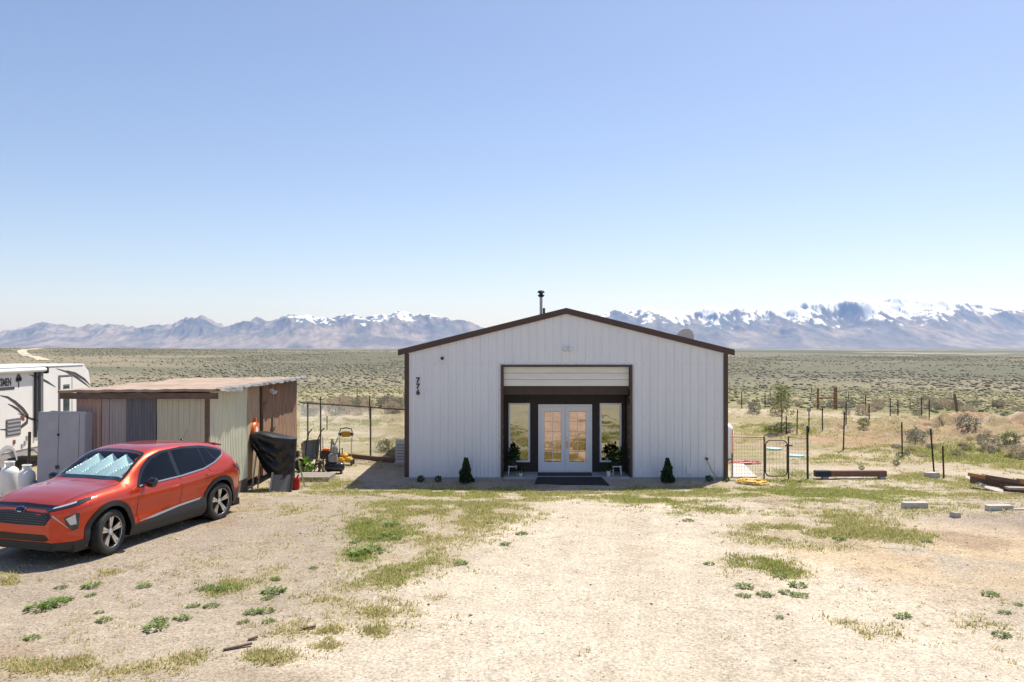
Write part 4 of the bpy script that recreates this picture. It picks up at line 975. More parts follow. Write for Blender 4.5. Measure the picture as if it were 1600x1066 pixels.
# body seams, handles
def seam(pts, view='L', wd=.008, both=True):
    poly = [(a, b2) for a, b2 in pts]
    for k in range(len(poly) - 1):
        (a, b2), (c_, d) = poly[k], poly[k + 1]; v = Vector((c_ - a, d - b2)).normalized(); nx, ny = -v.y * wd / 2, v.x * wd / 2
        overlay("panel_gap", [(a + nx, b2 + ny), (c_ + nx, d + ny), (c_ - nx, d - ny), (a - nx, b2 - ny)], view, "grille_black", .0025, .08, both=both)
seam([(.78, .93), (.80, .75), (.79, .55), (.74, .34)]); seam([(-.245, .99), (-.26, .7), (-.25, .36)]); seam([(-1.02, 1.05), (-1.12, .88), (-1.02, .70), (-.9, .50), (-.82, .36)])
seam([(.99, .72), (1.5, .70), (2.0, .63)], 'T')
overlay("fuel_door", [(-1.62, .92), (-1.47, .94), (-1.46, .80), (-1.60, .78)], 'L', "paint_orange", .004, .06)
for hx, hz_ in ((-.07, .845), (-1.0, .925)):
    for sd_ in (1, -1):
        h = BV.ray_cast(Vector((hx, 3, hz_)), Vector((0, -1, 0)))[0]; yy = h.y
        hn = MB().tube([(hx + .10, yy - .005, hz_ - .006), (hx + .08, yy + .026, hz_), (hx - .07, yy + .028, hz_ + .008), (hx - .10, yy - .005, hz_ + .008)], [.012, .014, .014, .012], 8)
        if sd_ < 0: hn.v = [(a, -b2, c_) for a, b2, c_ in hn.v]
        hn.build("door_handle", X["paint_orange"], car, smooth=True)
        overlay("handle_recess", [(hx - .07, hz_ - .03), (hx + .07, hz_ - .035), (hx + .07, hz_ + .03), (hx - .07, hz_ + .035)], 'L', "tail_red" if False else "grille_black", .002, .05, mirror=sd_ < 0) if False else None
# cladding: arches and sills
for cx in (-WX, WX):
    A = np.linspace(-.30, math.pi + .30, 30)
    for k in range(29):
        a0, a1 = A[k], A[k + 1]; q = lambda a, r: (cx + r * math.cos(a), max(WR + r * math.sin(a), .215))
        wd = .50 if True else 0
        poly = [q(a0, .412), q(a0, wd), q(a1, wd), q(a1, .412)]
        if poly[0][1] < .2151 and poly[3][1] < .2151: continue
        overlay("arch_cladding", poly, 'L', "cladding", .012, .07, both=True)
    for sd_ in (1, -1):   # lip turned inwards and dark well
        mb = MB(); Aw = np.linspace(-.35, math.pi + .35, 28)
        vs = []
        for a in Aw:
            x_, z_ = cx + .412 * math.cos(a), WR + .412 * math.sin(a)
            h = BV.ray_cast(Vector((x_ + .02 * math.cos(a), 3, z_ + .02 * math.sin(a))), Vector((0, -1, 0)))[0]; yo = (h.y if h else .88) + .011
            vs += [(x_, sd_ * yo, z_), (x_, sd_ * .5, z_)]
        mb.add(vs, [(2 * k, 2 * k + 1, 2 * k + 3, 2 * k + 2) for k in range(27)])
        o_ = len(mb.v); mb.v.append((cx, sd_ * .52, WR)); ring_ = []
        for a in np.linspace(0, 6.283, 33)[:-1]: ring_.append(len(mb.v)); mb.v.append((cx + .43 * math.cos(a), sd_ * .52, WR + .43 * math.sin(a)))
        mb.f += [(o_, ring_[k], ring_[(k + 1) % 32]) for k in range(32)]
        mb.build("wheel_well", X["grille_black"], car, fix=False)
overlay("sill_cladding", [(.92, .228), (.88, .36), (.4, .40), (-.2, .47), (-.75, .52), (-.88, .50), (-.92, .228)], 'L', "cladding", .012, .06, both=True)
overlay("sill_strip", [(.80, .40), (.3, .455), (-.2, .50), (-.80, .535), (-.76, .495), (-.2, .468), (.4, .405)], 'L', "grey_plastic", .014, .08, both=True)
MB().box(-2.05, 2.0, -.80, .80, .17, .30).build("underbody", X["grille_black"], car)
# front face
FP = [("upper_slot", [(-.66, .855), (-.62, .885), (0, .905), (.62, .885), (.66, .855), (0, .862)], "grille_black", .004),
      ("grille_bar", [(-.62, .82), (-.66, .853), (0, .860), (.66, .853), (.62, .82), (.42, .79), (0, .80), (-.42, .79)], "lamp_dark", .006),
      ("main_grille", [(-.56, .80), (-.42, .788), (0, .798), (.42, .788), (.56, .80), (.62, .735), (.53, .615), (0, .60), (-.53, .615), (-.62, .735)], "grille_black", .005),
      ("lower_intake", [(-.60, .40), (-.52, .475), (0, .465), (.52, .475), (.60, .40), (.5, .365), (0, .36), (-.5, .365)], "grille_black", .004),
      ("chin", [(-.62, .229), (-.62, .345), (-.58, .355), (0, .345), (.58, .355), (.62, .345), (.62, .229), (0, .229)], "cladding", .010)]
for nm, poly, m_, of in FP: overlay(nm, poly, 'F', m_, of, .06)
for q in range(5):     # honeycomb bars
    z = .635 + q * .033
    for k in range(-8, 9):
        x0 = k * .062 + (.031 if q % 2 else 0)
        if abs(x0) < .52 - q * -.008: overlay("grille_cell", [(x0 - .026, z), (x0 - .016, z + .011), (x0 + .016, z + .011), (x0 + .026, z), (x0 + .016, z + .004), (x0 - .016, z + .004)], 'F', "trailer_grey", .012, .2, smooth=False)
overlay("bowtie_emblem", [(-.095, .80), (-.085, .84), (-.035, .84), (-.03, .853), (.035, .853), (.04, .84), (.10, .84), (.09, .80), (.035, .80), (.03, .786), (-.035, .786), (-.04, .80)], 'F', "chrome", .022, .2, smooth=False)
overlay("emblem_core", [(-.078, .806), (-.07, .834), (-.028, .834), (-.022, .845), (.028, .845), (.032, .834), (.082, .834), (.075, .806), (.028, .806), (.022, .794), (-.028, .794), (-.032, .806)], 'F', "gloss_black", .026, .2, smooth=False)
overlay("badge_plate", [(.33, .755), (.33, .775), (.43, .775), (.43, .755)], 'F', "red_paint", .014, .2, smooth=False)
# lamps wrap round the corner: laid on from a diagonal
def diag(nm, pts, m_, of, vw=38, st=.06, both=True):
    a = R(vw); rt = Vector((-math.sin(a), math.cos(a), 0)); overlay(nm, [(Vector((x, y, 0)).dot(rt), z) for x, y, z in pts], vw, m_, of, st, both=both)
diag("running_lamp", [(2.14, .52, .825), (2.13, .56, .865), (2.0, .70, .905), (1.80, .80, .955), (1.62, .86, .975), (1.70, .86, .94), (1.9, .80, .88), (2.08, .66, .835)], "lamp_dark", .008)
diag("lamp_strip", [(2.135, .54, .838), (2.125, .56, .860), (2.03, .675, .893), (1.90, .76, .925), (1.92, .765, .905), (2.07, .655, .862)], "lamp_lens", .013)
diag("headlamp_housing", [(2.08, .70, .71), (1.95, .80, .775), (1.90, .82, .76), (1.94, .82, .52), (2.02, .78, .50), (2.07, .73, .60)], "lamp_dark", .006)
diag("headlamp", [(2.06, .715, .70), (1.96, .79, .755), (1.95, .80, .60), (2.03, .76, .595)], "lamp_lens", .011)
diag("bright_strip", [(2.16, .56, .76), (2.15, .58, .77), (2.05, .74, .56), (2.03, .76, .545), (2.06, .73, .56)], "satin_silver", .012, st=.2)
diag("chin_corner", [(2.2, .52, .229), (2.2, .52, .35), (1.95, .80, .335), (1.80, .88, .36), (1.76, .885, .229)], "cladding", .011)
# rear
overlay("tail_lamp", [(-2.0, .985), (-1.74, 1.01), (-1.78, .955), (-1.95, .90), (-2.08, .89)], 'L', "tail_red", .010, .05, both=True)
overlay("rear_cladding", [(-2.17, .25), (-2.17, .50), (-2.0, .47), (-1.84, .40), (-1.82, .25)], 'L', "cladding", .010, .06, both=True)
overlay("rear_glass", [(-.55, 1.12), (-.48, 1.38), (.48, 1.38), (.55, 1.12)], 'R', "car_glass", .008, .08)
sp_ = MB().add([(-1.62, -.55, 1.435), (-1.62, .55, 1.435), (-1.90, .50, 1.37), (-1.90, -.50, 1.37), (-1.62, -.55, 1.39), (-1.62, .55, 1.39), (-1.88, .50, 1.345), (-1.88, -.50, 1.345)], [(0, 1, 2, 3), (4, 7, 6, 5), (0, 4, 5, 1), (1, 5, 6, 2), (2, 6, 7, 3), (3, 7, 4, 0)])
sp_.build("roof_spoiler", X["paint_orange"], car, bevel=.01)
an = MB().lathe([(0, .0), (.05, 0), (.03, .03), (0, .04)], (-1.35, 0, zt(-1.35)), 12).build("antenna_base", X["gloss_black"], car, smooth=True)
MB().tube([(-1.35, 0, zt(-1.35) + .02), (-1.52, 0, zt(-1.35) + .20)], .004, 5).build("antenna_rod", X["black_metal"], an)
# mirrors
for sd_ in (1, -1):
    mb = MB(); pr = [(.66, .90, 1.0), (.645, 1.02, 1.045), (.63, 1.13, 1.04)]
    pts = [(.60, sd_ * .86, .985), (.62, sd_ * .92, 1.0), (.63, sd_ * .98, 1.02), (.63, sd_ * 1.06, 1.035), (.62, sd_ * 1.11, 1.035), (.61, sd_ * 1.135, 1.03)]
    mb.tube(pts, [.022, .03, .075, .088, .075, .035], 12).build("wing_mirror", X["gloss_black"], car, smooth=True)
# wheels
def wheel(x, y, steer):
    sgn = 1 if y > 0 else -1
    wh = bpy.data.objects.new("wheel", None); COL.objects.link(wh); wh.parent = car; wh.location = (x, y, WR); wh.rotation_euler = (0, 0, R(steer) + (0 if sgn > 0 else math.pi))
    tp = [(.245, -.10), (.30, -.112), (.335, -.108), (.348, -.09), (.352, -.06)]
    for q in range(-4, 5):
        c_ = q * .021; tp += [(.352, c_ - .007), (.352, c_ + .007), (.346, c_ + .008), (.346, c_ + .013)]
    tp += [(.352, .085), (.345, .098), (.325, .110), (.295, .114), (.25, .104), (.24, .08)]
    MB().lathe(tp, (0, 0, 0), 48, 'y').build("tyre", X["tyre_rubber"], wh, smooth=True, fix=True)
    r_ = MB().lathe([(.243, -.1), (.238, .06), (.246, .098), (.236, .098), (.226, .075), (.22, -.05), (.0, -.06)], (0, 0, 0), 40, 'y').build("rim_barrel", X["gloss_black"], wh, smooth=True)
    mb = MB()
    for k in range(5):
        a = k * 2 * math.pi / 5 + math.pi / 2
        for da in (-.13, .13):
            er = Vector((math.cos(a), 0, math.sin(a))); eo = Vector((math.cos(a + da), 0, math.sin(a + da))); et = Vector((-math.sin(a), 0, math.cos(a)))
            p0 = er * .045 + Vector((0, .072, 0)); p1 = eo * .238 + Vector((0, .094, 0)); t_ = et
            w0, w1 = .020, .022
            vs = [p0 - t_ * w0, p0 + t_ * w0, p1 + t_ * w1, p1 - t_ * w1]; vb = [v - Vector((0, .03, 0)) for v in vs]
            mb.add(vs + vb, [(0, 1, 2, 3), (4, 7, 6, 5), (0, 4, 5, 1), (1, 5, 6, 2), (2, 6, 7, 3), (3, 7, 4, 0)])
    mb.lathe([(0, .086), (.03, .085), (.052, .078), (.058, .05)], (0, 0, 0), 20, 'y')
    mb.lathe([(.232, .088), (.247, .102), (.252, .092)], (0, 0, 0), 40, 'y')
    mb.build("rim", X["alloy"], wh, smooth=False)
    MB().lathe([(0, .02), (.14, .02), (.14, -.02)], (0, 0, 0), 24, 'y').build("brake_disc", X["dark_steel"], wh)
for x_, y_, st_ in ((WX, .79, 9), (WX, -.79, 9), (-WX, .79, 0), (-WX, -.79, 0)): wheel(x_, y_, st_)

# ------------------------------------------------------------------ covered grill and clutter by the shed
p = gp(425, 768); G = Vector((p.x - .06, p.y + .35, hz(p.x, p.y + .35)))
gr = thing("covered_grill", "grill under a black draped cover beside the shed door", "grill", G)
vs = []; fs = []; NU, NV = 48, 22
for k in range(NV + 1):
    t = k / NV
    for a in range(NU):
        th = 2 * math.pi * a / NU; cx, sx = math.cos(th), math.sin(th)
        rx, ry = .60, .30; e = 3.2
        q = (abs(cx) ** e + abs(sx) ** e) ** (-1 / e); x, y = rx * q * cx, ry * q * sx
        if t < .22: s_ = (t / .22) ** .8; x *= s_; y *= s_; z = 1.50 - .06 * s_ ** 3 - .07 * (x / rx) * 1.0 - .03 * math.sin(6 * x) * s_
        else:
            u = (t - .22) / .78
            low = float(.98 - .70 * sstep(-.5, .15, x)) + .05 * math.sin(7 * th)
            z = 1.44 - .07 * (x / rx) - u * (1.44 - low)
            front = 1 if sx < 0 else 0
            ph = 2 * math.pi * (3.1 * u + .75 * (x / .5) ** 2 + .25 * x)
            fold = .05 * math.sin(8 * th + 3 * u) * u
            k_ = 1 - .12 * u + fold * .6; x *= k_
            y = y * (k_ + .1 * u) - front * (.075 * math.sin(ph) * min(1, 4 * u) * (1 - .5 * abs(x / .55)) + .05 * u) + (1 - front) * fold * .3
        vs.append((x, y, z))
for k in range(NV):
    for a in range(NU): fs.append((k * NU + a, k * NU + (a + 1) % NU, (k + 1) * NU + (a + 1) % NU, (k + 1) * NU + a))
MB().add(vs, fs).build("cover", X["tarp_black"], gr, smooth=True)
for a, b2 in ((-1, -1), (-1, 1), (1, -1), (1, 1)):
    MB().tube([(a * .40, b2 * .18, .95), (a * .50, b2 * .26, .0)], .022, 8).build("leg", X["wood_grey" if a < 0 else "black_metal"], gr)
MB().box(-.42, .42, -.2, .2, .85, 1.40).build("firebox", X["black_metal"], gr, bevel=.05)
t = thing("black_folded_panel", "black framed panel leaning at the foot of the covered grill", "panel", (G.x + .30, G.y - .52, G.z))
Mx = Matrix.Rotation(R(-28), 4, 'X')
pl = MB().box(-.22, .26, -.02, .02, .04, .50, Mx).build("panel", X["trailer_grey"], t)
MB().bar(Mx @ Vector((-.24, -.01, 0)), Mx @ Vector((-.24, -.01, .56)), .05, .07).build("frame_rail", X["grey_plastic"], t)
MB().bar(Mx @ Vector((.28, -.01, 0)), Mx @ Vector((.28, -.01, .56)), .05, .07).build("frame_rail", X["black_metal"], t)
MB().bar(Mx @ Vector((-.24, -.01, .01)), Mx @ Vector((.28, -.01, .01)), .05, .05).build("frame_rail", X["grey_plastic"], t)
p = gp(462, 762); t = thing("vise_stand", "bench vise on a grey tripod stand beside the covered grill", "vise stand", (p.x, p.y, p.z))
for a in (0, 2.1, 4.2): MB().tube([(.05 * math.cos(a), .05 * math.sin(a), .82), (.24 * math.cos(a + .4), .24 * math.sin(a + .4), 0)], .02, 7).build("leg", X["galvanised"], t)
MB().box(-.11, .09, -.09, .09, .82, .90).box(-.10, -.02, -.06, .06, .90, 1.0).build("vise", X["dark_steel"], t, bevel=.01)
MB().box(.03, .09, -.06, .06, .90, .99).build("jaw", X["dark_steel"], t); MB().tube([(.09, 0, .94), (.24, 0, .97)], .014, 6).build("screw", X["galvanised"], t)
t = thing("fuel_can", "red fuel can behind the black framed panel", "fuel can", (G.x + .55, G.y + .05, G.z))
MB().box(-.12, .12, -.08, .08, 0, .32).build("can", X["red_paint"], t, bevel=.03); MB().tube([(.05, 0, .31), (.1, 0, .40)], .02, 7).build("spout", X["black_plastic"], t)
p = gp(487, 752); t = thing("wood_pallet", "weathered wooden pallet lying on the ground", "pallet", (p.x, p.y + .35, hz(p.x, p.y + .3)))
for q in range(6): MB().box(-.52, .52, -.45 + q * .16, -.45 + q * .16 + .10, .105, .125).build("board", X["wood_grey"], t)
for q in (-.5, -.02, .46): MB().box(q, q + .04, -.46, .46, .0, .104).build("stringer", X["wood_grey"], t)
# wheelbarrow standing on end
p = gp(486, 736); t = thing("wheelbarrow", "dark wheelbarrow tipped up among the yard tools", "wheelbarrow", (p.x, p.y + .2, p.z), R(55))
tray = [(-.30, .0), (.30, .0), (.22, .55), (-.22, .55)]
mb = MB(); mb.add([(-.32, .02, .92), (.32, .02, .92), (.26, .06, .30), (-.26, .06, .30), (-.24, .26, .80), (.24, .26, .80), (.2, .24, .38), (-.2, .24, .38)], [(4, 5, 6, 7), (0, 1, 5, 4), (1, 2, 6, 5), (2, 3, 7, 6), (3, 0, 4, 7)])
mb.build("tray", X["grey_plastic"], t)
for a in (-.22, .22): MB().tube([(a, .1, 0.05), (a, .02, .9), (a * 1.1, -.12, 1.18), (a * 1.1, -.25, 1.28)], .018, 7).build("handle", X["dark_steel"], t)
wv = MB().lathe([(.10, -.04), (.17, -.045), (.19, 0), (.17, .045), (.10, .04)], (-.42, .10, .20), 20, 'y').build("tyre", X["tyre_rubber"], t, smooth=True)
MB().lathe([(0, -.03), (.1, -.035), (.1, .035), (0, .03)], (-.42, .10, .20), 14, 'y').build("wheel_hub", X["galvanised"], t)
# garden tiller behind
p = gp(508, 737); t = thing("garden_tiller", "rusty engine-driven tiller with dark frame among yard tools", "tiller", (p.x, p.y + .1, p.z))
MB().box(-.16, .16, -.14, .14, .38, .62).build("engine", X["post_rust"], t, bevel=.03); MB().lathe([(0, 0), (.10, 0), (.11, .06), (0, .1)], (0, 0, .62), 14).build("engine_cowl", X["orange_plastic"], t)
for a in (-.18, .18):
    MB().lathe([(.02, -.02), (.15, -.02), (.16, 0), (.15, .02), (.02, .02)], (a, 0, .16), 10, 'x').build("tine_disc", X["dark_steel"], t); MB().tube([(a * .6, .1, .4), (a * 1.3, .6, .95)], .016, 6).build("handlebar", X["dark_steel"], t)
MB().bar((.14, -.12, 0), (.20, -.05, .98), .06, .03).build("upright_board", X["wood_grey"], t)
p = gp(516, 731); t = thing("generator", "dark framed generator at the back of the yard tools", "generator", (p.x, p.y + .35, p.z))
MB().box(-.2, .2, -.15, .15, .1, .42).build("engine", X["black_metal"], t, bevel=.03); MB().box(-.16, .1, -.13, .13, .43, .52).build("fuel_tank", X["post_rust"], t, bevel=.03)
for a in (-.26, .26): MB().tube([(a, -.2, 0), (a, -.2, .55), (a, .2, .55), (a, .2, 0)], .016, 6).build("frame", X["dark_steel"], t)
p = gp(499, 741); t = thing("scrap_frame", "tangle of bent dark steel bars by the pallet", "scrap", (p.x, p.y + .1, p.z))
for k in range(9):
    a = k * .7; MB().tube([(.22 * math.cos(a) - .1, .14 * math.sin(a), .02), (.12 * math.cos(a + 1.2), .12 * math.sin(a + 1), .30 + .05 * (k % 4)), (.25 * math.cos(a + 2), .1 * math.sin(a), .42 + .09 * (k % 3))], .013, 6).build("bar", X["dark_steel" if k % 3 else "post_rust"], t)
p = gp(521, 741); t = thing("air_compressor", "black air compressor with a round horizontal tank", "air compressor", (p.x, p.y + .15, p.z))
MB().lathe([(0, -.30), (.08, -.29), (.13, -.24), (.14, -.18), (.14, .18), (.13, .24), (.08, .29), (0, .30)], (0, 0, .19), 20, 'x').build("tank", X["black_glossy_tank"], t, smooth=True)
MB().box(-.17, .08, -.1, .1, .34, .58).build("motor", X["grey_plastic"], t, bevel=.03); MB().lathe([(0, 0), (.08, 0), (.08, .14), (.05, .2), (0, .2)], (.02, 0, .62), 14).build("pump_head", X["galvanised"], t)
for a in (-.2, .2): MB().box(a - .02, a + .02, -.1, .1, 0, .07).build("foot", X["black_metal"], t)
p = gp(538, 728); t = thing("push_mower", "yellow push mower with its handle standing up", "mower", (p.x - .05, p.y + .2, p.z))
MB().box(-.26, .26, -.22, .22, .12, .24).build("deck", X["yellow_paint"], t, bevel=.04); MB().lathe([(0, 0), (.13, 0), (.14, .08), (.09, .14), (0, .15)], (0, 0, .24), 16).build("motor_cover", X["yellow_paint"], t, smooth=True)
for a in (-.27, .27):
    for b2 in (-.17, .17): MB().lathe([(0, -.02), (.09, -.02), (.09, .02), (0, .02)], (a, b2, .09), 14, 'x').build("wheel", X["tyre_rubber"], t)
    MB().tube([(a * .7, .15, .2), (a * .75, .30, 1.02)], .014, 7).build("handle_tube", X["galvanised"], t)
MB().tube([(-.20, .30, 1.02), (-.17, .32, 1.12), (0, .33, 1.15), (.17, .32, 1.12), (.20, .30, 1.02)], .018, 7).build("grip_bar", X["black_plastic"], t)
MB().box(-.15, .15, .27, .31, .86, 1.04).build("battery_box", X["yellow_paint"], t, bevel=.015); MB().box(-.24, -.15, .28, .31, .9, 1.0).box(.15, .24, .28, .31, .9, 1.0).build("switch_box", X["black_plastic"], t)
p = gp(527, 733); t = thing("chipper", "small yellow machine with dark lever beside the compressor", "machine", (p.x + .06, p.y + .05, p.z))
MB().box(-.14, .14, -.12, .12, .08, .34).build("housing", X["yellow_paint"], t, bevel=.04); MB().bar((-.02, 0, .33), (-.22, .02, .86), .04, .03).build("lever", X["black_metal"], t)
for a in (-.12, .12): MB().box(a - .025, a + .025, -.1, .1, 0, .09).build("foot", X["black_metal"], t)
t = thing("leafy_weed", "bright green leafy weed beside the tipped wheelbarrow", "weed", (gp(478, 737).x, gp(478, 737).y, gp(478, 737).z))
foliage("leaves", t, 120, .18, .18, .14, 77, (.08, .2, .02), (.2, .36, .05))

# ------------------------------------------------------------------ fences
def tpost(parent, x, y, h, m_="post_green", lean=(0, 0), r=.022, z=None):
    z = hz(x, y) if z is None else z
    o_ = Vector(parent.location)
    a = Vector((x, y, z - .15)) - o_; b2 = Vector((x + lean[0], y + lean[1], z + h)) - o_
    mb = MB().bar(a, b2, r * 2, .012).bar(a + Vector((0, -.012, 0)), b2 + Vector((0, -.012, 0)), .012, r * 1.6)
    return mb.build("post", X[m_], parent)
def strands(parent, pts, hs, r=.005, m_="galvanised"):
    for h in hs:
        mb = MB()
        for (xa, ya), (xb, yb) in zip(pts[:-1], pts[1:]):
            n_ = 4; P = [Vector((xa + (xb - xa) * k / n_, ya + (yb - ya) * k / n_, 0)) for k in range(n_ + 1)]
            for q in P: q.z = hz(q.x, q.y) + h
            mb.tube([q - Vector(parent.location) for q in P], r, 4, cap=False)
        mb.build("wire", X[m_], parent, fix=False)
def fence(name, lab, spec, hs, m_="post_green", wire=True, hfix=None):
    """spec: (px, ytop, ybottom, lean px)"""
    P = []
    for s_ in spec:
        p = gp(s_[0], s_[2]); h = (s_[2] - s_[1]) / F * p.y; P.append((p, h, s_[3] if len(s_) > 3 else 0, s_[4] if len(s_) > 4 else m_))
    t = thing(name, lab, "fence", P[0][0])
    for p, h, ln, mm in P: tpost(t, p.x, p.y, h, mm, (ln / F * p.y, 0), .028 if p.y > 35 else .024)
    if wire: strands(t, [(p.x, p.y) for p, *_ in P], hs)
    return t
fence("wire_fence", "far wire fence with thin dark posts behind the yard at right", [(1159, 613, 639), (1195.5, 615, 637), (1231.5, 614, 637), (1352.5, 617, 645, 0, "post_green"), (1391, 622, 650), (1440, 622, 652)], (.4, .8, 1.1), "post_rust")
fence("wire_fence", "line of leaning posts farthest out in the field", [(1150, 610, 624), (1204, 607, 626, -1), (1265.5, 606, 627, 3), (1326, 612, 627), (1422, 628, 640)], (.5, .9))
fence("garden_fence", "middle row of steel posts around the garden plot", [(1228.5, 650, 679), (1245, 640, 679, 1, "post_rust"), (1285, 634, 671, 0, "post_rust"), (1322, 632, 668, 0, "post_rust"), (1358, 632, 664, 0, "post_rust"), (1403, 625, 659, 0, "post_rust"), (1452, 624, 658, 0, "post_rust")], (.3, .7), "post_green")
fence("post_row", "nearest row of dark posts beside the red earth", [(1317.5, 644, 704, 2), (1410, 660, 716, -1), (1460, 670, 738, -6), (1475, 697, 747, -2, "post_rust")], (.5,), "post_green", wire=False)
p = gp(1264, 677); t = thing("capped_post", "thin post with a blue-grey cap in the garden", "post", p)
tpost(t, p.x, p.y, .98, "post_green"); MB().box(-.07, .07, -.05, .05, .90, 1.08).build("cap", X["grey_plastic"], t, bevel=.02)
p = gp(1498, 660); t = thing("wooden_post", "dark leaning wooden post on the berm at right", "post", p)
MB().tube([(0, 0, -.2), (-.10, 0, .7), (-.22, 0, 1.42)], [.075, .07, .065], 10).build("post", X["wood_weathered"], t)
p = gp(1278, 640); q = gp(1300, 640); t = thing("h_brace", "brown wooden H-shaped brace of two posts and a rail", "fence brace", p)
MB().box(-.06, .06, -.06, .06, -.2, 1.36).build("post", X["fence_wood"], t, bevel=.012)
w_ = q.x - p.x
MB().box(w_ - .06, w_ + .05, -.06, .06, -.2, 1.40).build("post", X["fence_wood"], t, bevel=.012); MB().box(w_ + .07, w_ + .17, .0, .10, -.2, 1.42).build("post", X["fence_wood"], t, bevel=.012)
MB().bar((.06, 0, .72), (w_ - .06, 0, .74), .09, .09).build("rail", X["fence_wood"], t)
# wire mesh gate fence at the right corner
gy = 23.3; gx = lambda px: (px - 800) / F * gy
t = thing("mesh_fence", "low wire mesh fence and gate frame at the building corner", "fence", (gx(1142), gy, hz(gx(1142), gy)))
bz = t.location.z
def mesh_wires(x0, x1, z0, z1, par, dx=.075, r=.0028, rnd=False, off=Vector()):
    mb = MB()
    k = int((x1 - x0) / dx)
    for i_ in range(k + 1): x = x0 + (x1 - x0) * i_ / k; mb.bar((x, 0, z0), (x, 0, z1), r * 2)
    for i_ in range(int((z1 - z0) / (dx * 1.3)) + 1): z = z0 + i_ * dx * 1.3; mb.bar((x0, .004, z), (x1, .004, z), r * 2)
    mb.build("wire_mesh", X["galvanised"], par)
lx = lambda px: gx(px) - gx(1142)
mesh_wires(lx(1142), lx(1193), .02, 1.15, t); mesh_wires(lx(1233), lx(1261), .02, 1.15, t)
MB().tube([(lx(1141), 0, 1.17), (lx(1194), 0, 1.15)], .014, 6).build("top_rail", X["dark_steel"], t); MB().tube([(lx(1232), 0, 1.15), (lx(1262), 0, 1.13)], .012, 6).build("top_rail", X["dark_steel"], t)
for px, h, mm in ((1144, .7, "post_rust"), (1194, 1.18, "dark_steel"), (1232, 1.18, "dark_steel")): MB().tube([(lx(px), 0, -.1), (lx(px), 0, h)], .022, 8).build("post", X[mm], t)
MB().bar((lx(1262), 0, -.1), (lx(1261.5), 0, 1.48), .055, .03).build("post", X["post_green"], t)
x0, x1 = lx(1196), lx(1230); z0, z1 = .04, 1.06; r_ = .14; A = []
for cx, cz, a0 in ((x1 - r_, z1 - r_, 0), (x0 + r_, z1 - r_, 90), (x0 + r_, z0 + r_, 180), (x1 - r_, z0 + r_, 270)):
    for k in range(7): a = R(a0 + 15 * k); A.append((cx + r_ * math.cos(a), 0, cz + r_ * math.sin(a)))
gt = MB().tube(A + [A[0]], .017, 8).build("gate", X["dark_steel"], t, smooth=True)
mesh_wires(x0 + .02, x1 - .02, z0 + .03, z1 - .03, gt, .09)
MB().bar((lx(1226), -.03, .92), (lx(1238), -.03, .92), .03, .03).build("gate_latch", X["black_metal"], gt)
tag(MB().tube([(gx(1146), gy + .12, -.1), (gx(1146), gy + .12, 1.42)], .013, 6).build("marker_stake", X["orange_plastic"]), "thin orange stake beside the mesh fence", "stake")
tk = thing("upright_tank", "white upright tank behind the building's right corner", "tank", (7.27, 27.5, hz(7.27, 27.5)))
MB().lathe([(0, .05), (.2, .05), (.22, .12), (.22, 1.0), (.18, 1.12), (.08, 1.2), (0, 1.21)], (0, 0, 0), 24).build("shell", X["white_plastic"], tk, smooth=True); MB().lathe([(.2, 0), (.2, .08)], (0, 0, 0), 20).build("foot_ring", X["grey_plastic"], tk)
o = MB().add([tuple(gp(a, b2) + Vector((0, 0, .03))) for a, b2 in ((1142, 747), (1183, 747), (1158, 722), (1142, 722))] + [tuple(gp(a, b2) - Vector((0, 0, .1))) for a, b2 in ((1142, 747), (1183, 747), (1158, 722), (1142, 722))], [(0, 1, 2, 3), (0, 4, 5, 1), (1, 5, 6, 2)]).build("walkway", X["rock"]); tag(o, "pale concrete walkway behind the mesh fence", kind="structure")
for px, py, lab in ((1209, 702, "pale turquoise disc lying behind the gate"), (1243, 713, "pale blue-green disc right of the gate")):
    p = gp(px, py); t2 = thing("plastic_disc", lab, "disc", p); MB().lathe([(0, .03), (.25, .03), (.28, .06), (.30, .05), (.30, 0)], (0, 0, 0), 24).build("disc", X["teal_plastic"], t2, smooth=True)
# chain link fence left
A0, A1 = Vector((-7.62, 29.2, 0)), Vector((-3.06, 26.0, 0))
t = thing("chain_link_fence", "dark pipe-rail chain link fence between shed and building", "fence", (A0.x, A0.y, hz(A0.x, A0.y)))
o0 = Vector(t.location); cl = lambda s_, h: A0.lerp(A1, s_) + Vector((0, 0, h)) - Vector((o0.x, o0.y, 0)) + Vector((0, 0, -o0.z))
MB().tube([cl(0, 1.78), cl(.5, 1.77), cl(1, 1.74)], .02, 7).build("top_rail", X["dark_steel"], t); MB().tube([cl(0, .12), cl(1, .06)], .016, 6).build("bottom_rail", X["dark_steel"], t)
for px in (481, 501, 579):
    k_ = (px - 800) / F; s_ = (k_ * A0.y - A0.x) / ((A1.x - A0.x) - k_ * (A1.y - A0.y))
    MB().tube([cl(s_, -.2), cl(s_, 1.80)], .028, 8).build("post", X["dark_steel"], t)
mb = MB(); n_ = 66; Lh = (A1 - A0).length
for k in range(-22, n_):
    for sg in (1, -1):
        s0, s1 = k / n_, (k + 22) / n_; za, zb_ = (.1, 1.75) if sg > 0 else (1.75, .1)
        a, b2 = max(s0, 0), min(s1, 1)
        if b2 <= a: continue
        mb.bar(cl(a, za + (zb_ - za) * (a - s0) / (s1 - s0)), cl(b2, za + (zb_ - za) * (b2 - s0) / (s1 - s0)), .0036)
mb.build("chain_link_mesh", X["galvanised"], t)
lp = at(540, 722, 26.4)
o = MB().bar((-5.7, 27.75, hz(-5.7, 27.75) + .06), (-3.3, 26.1, hz(-3.3, 26.1) + .05), .08, .14).build("ground_board", X["tie_red"]); tag(o, "brown board along the foot of the chain link fence", "board")
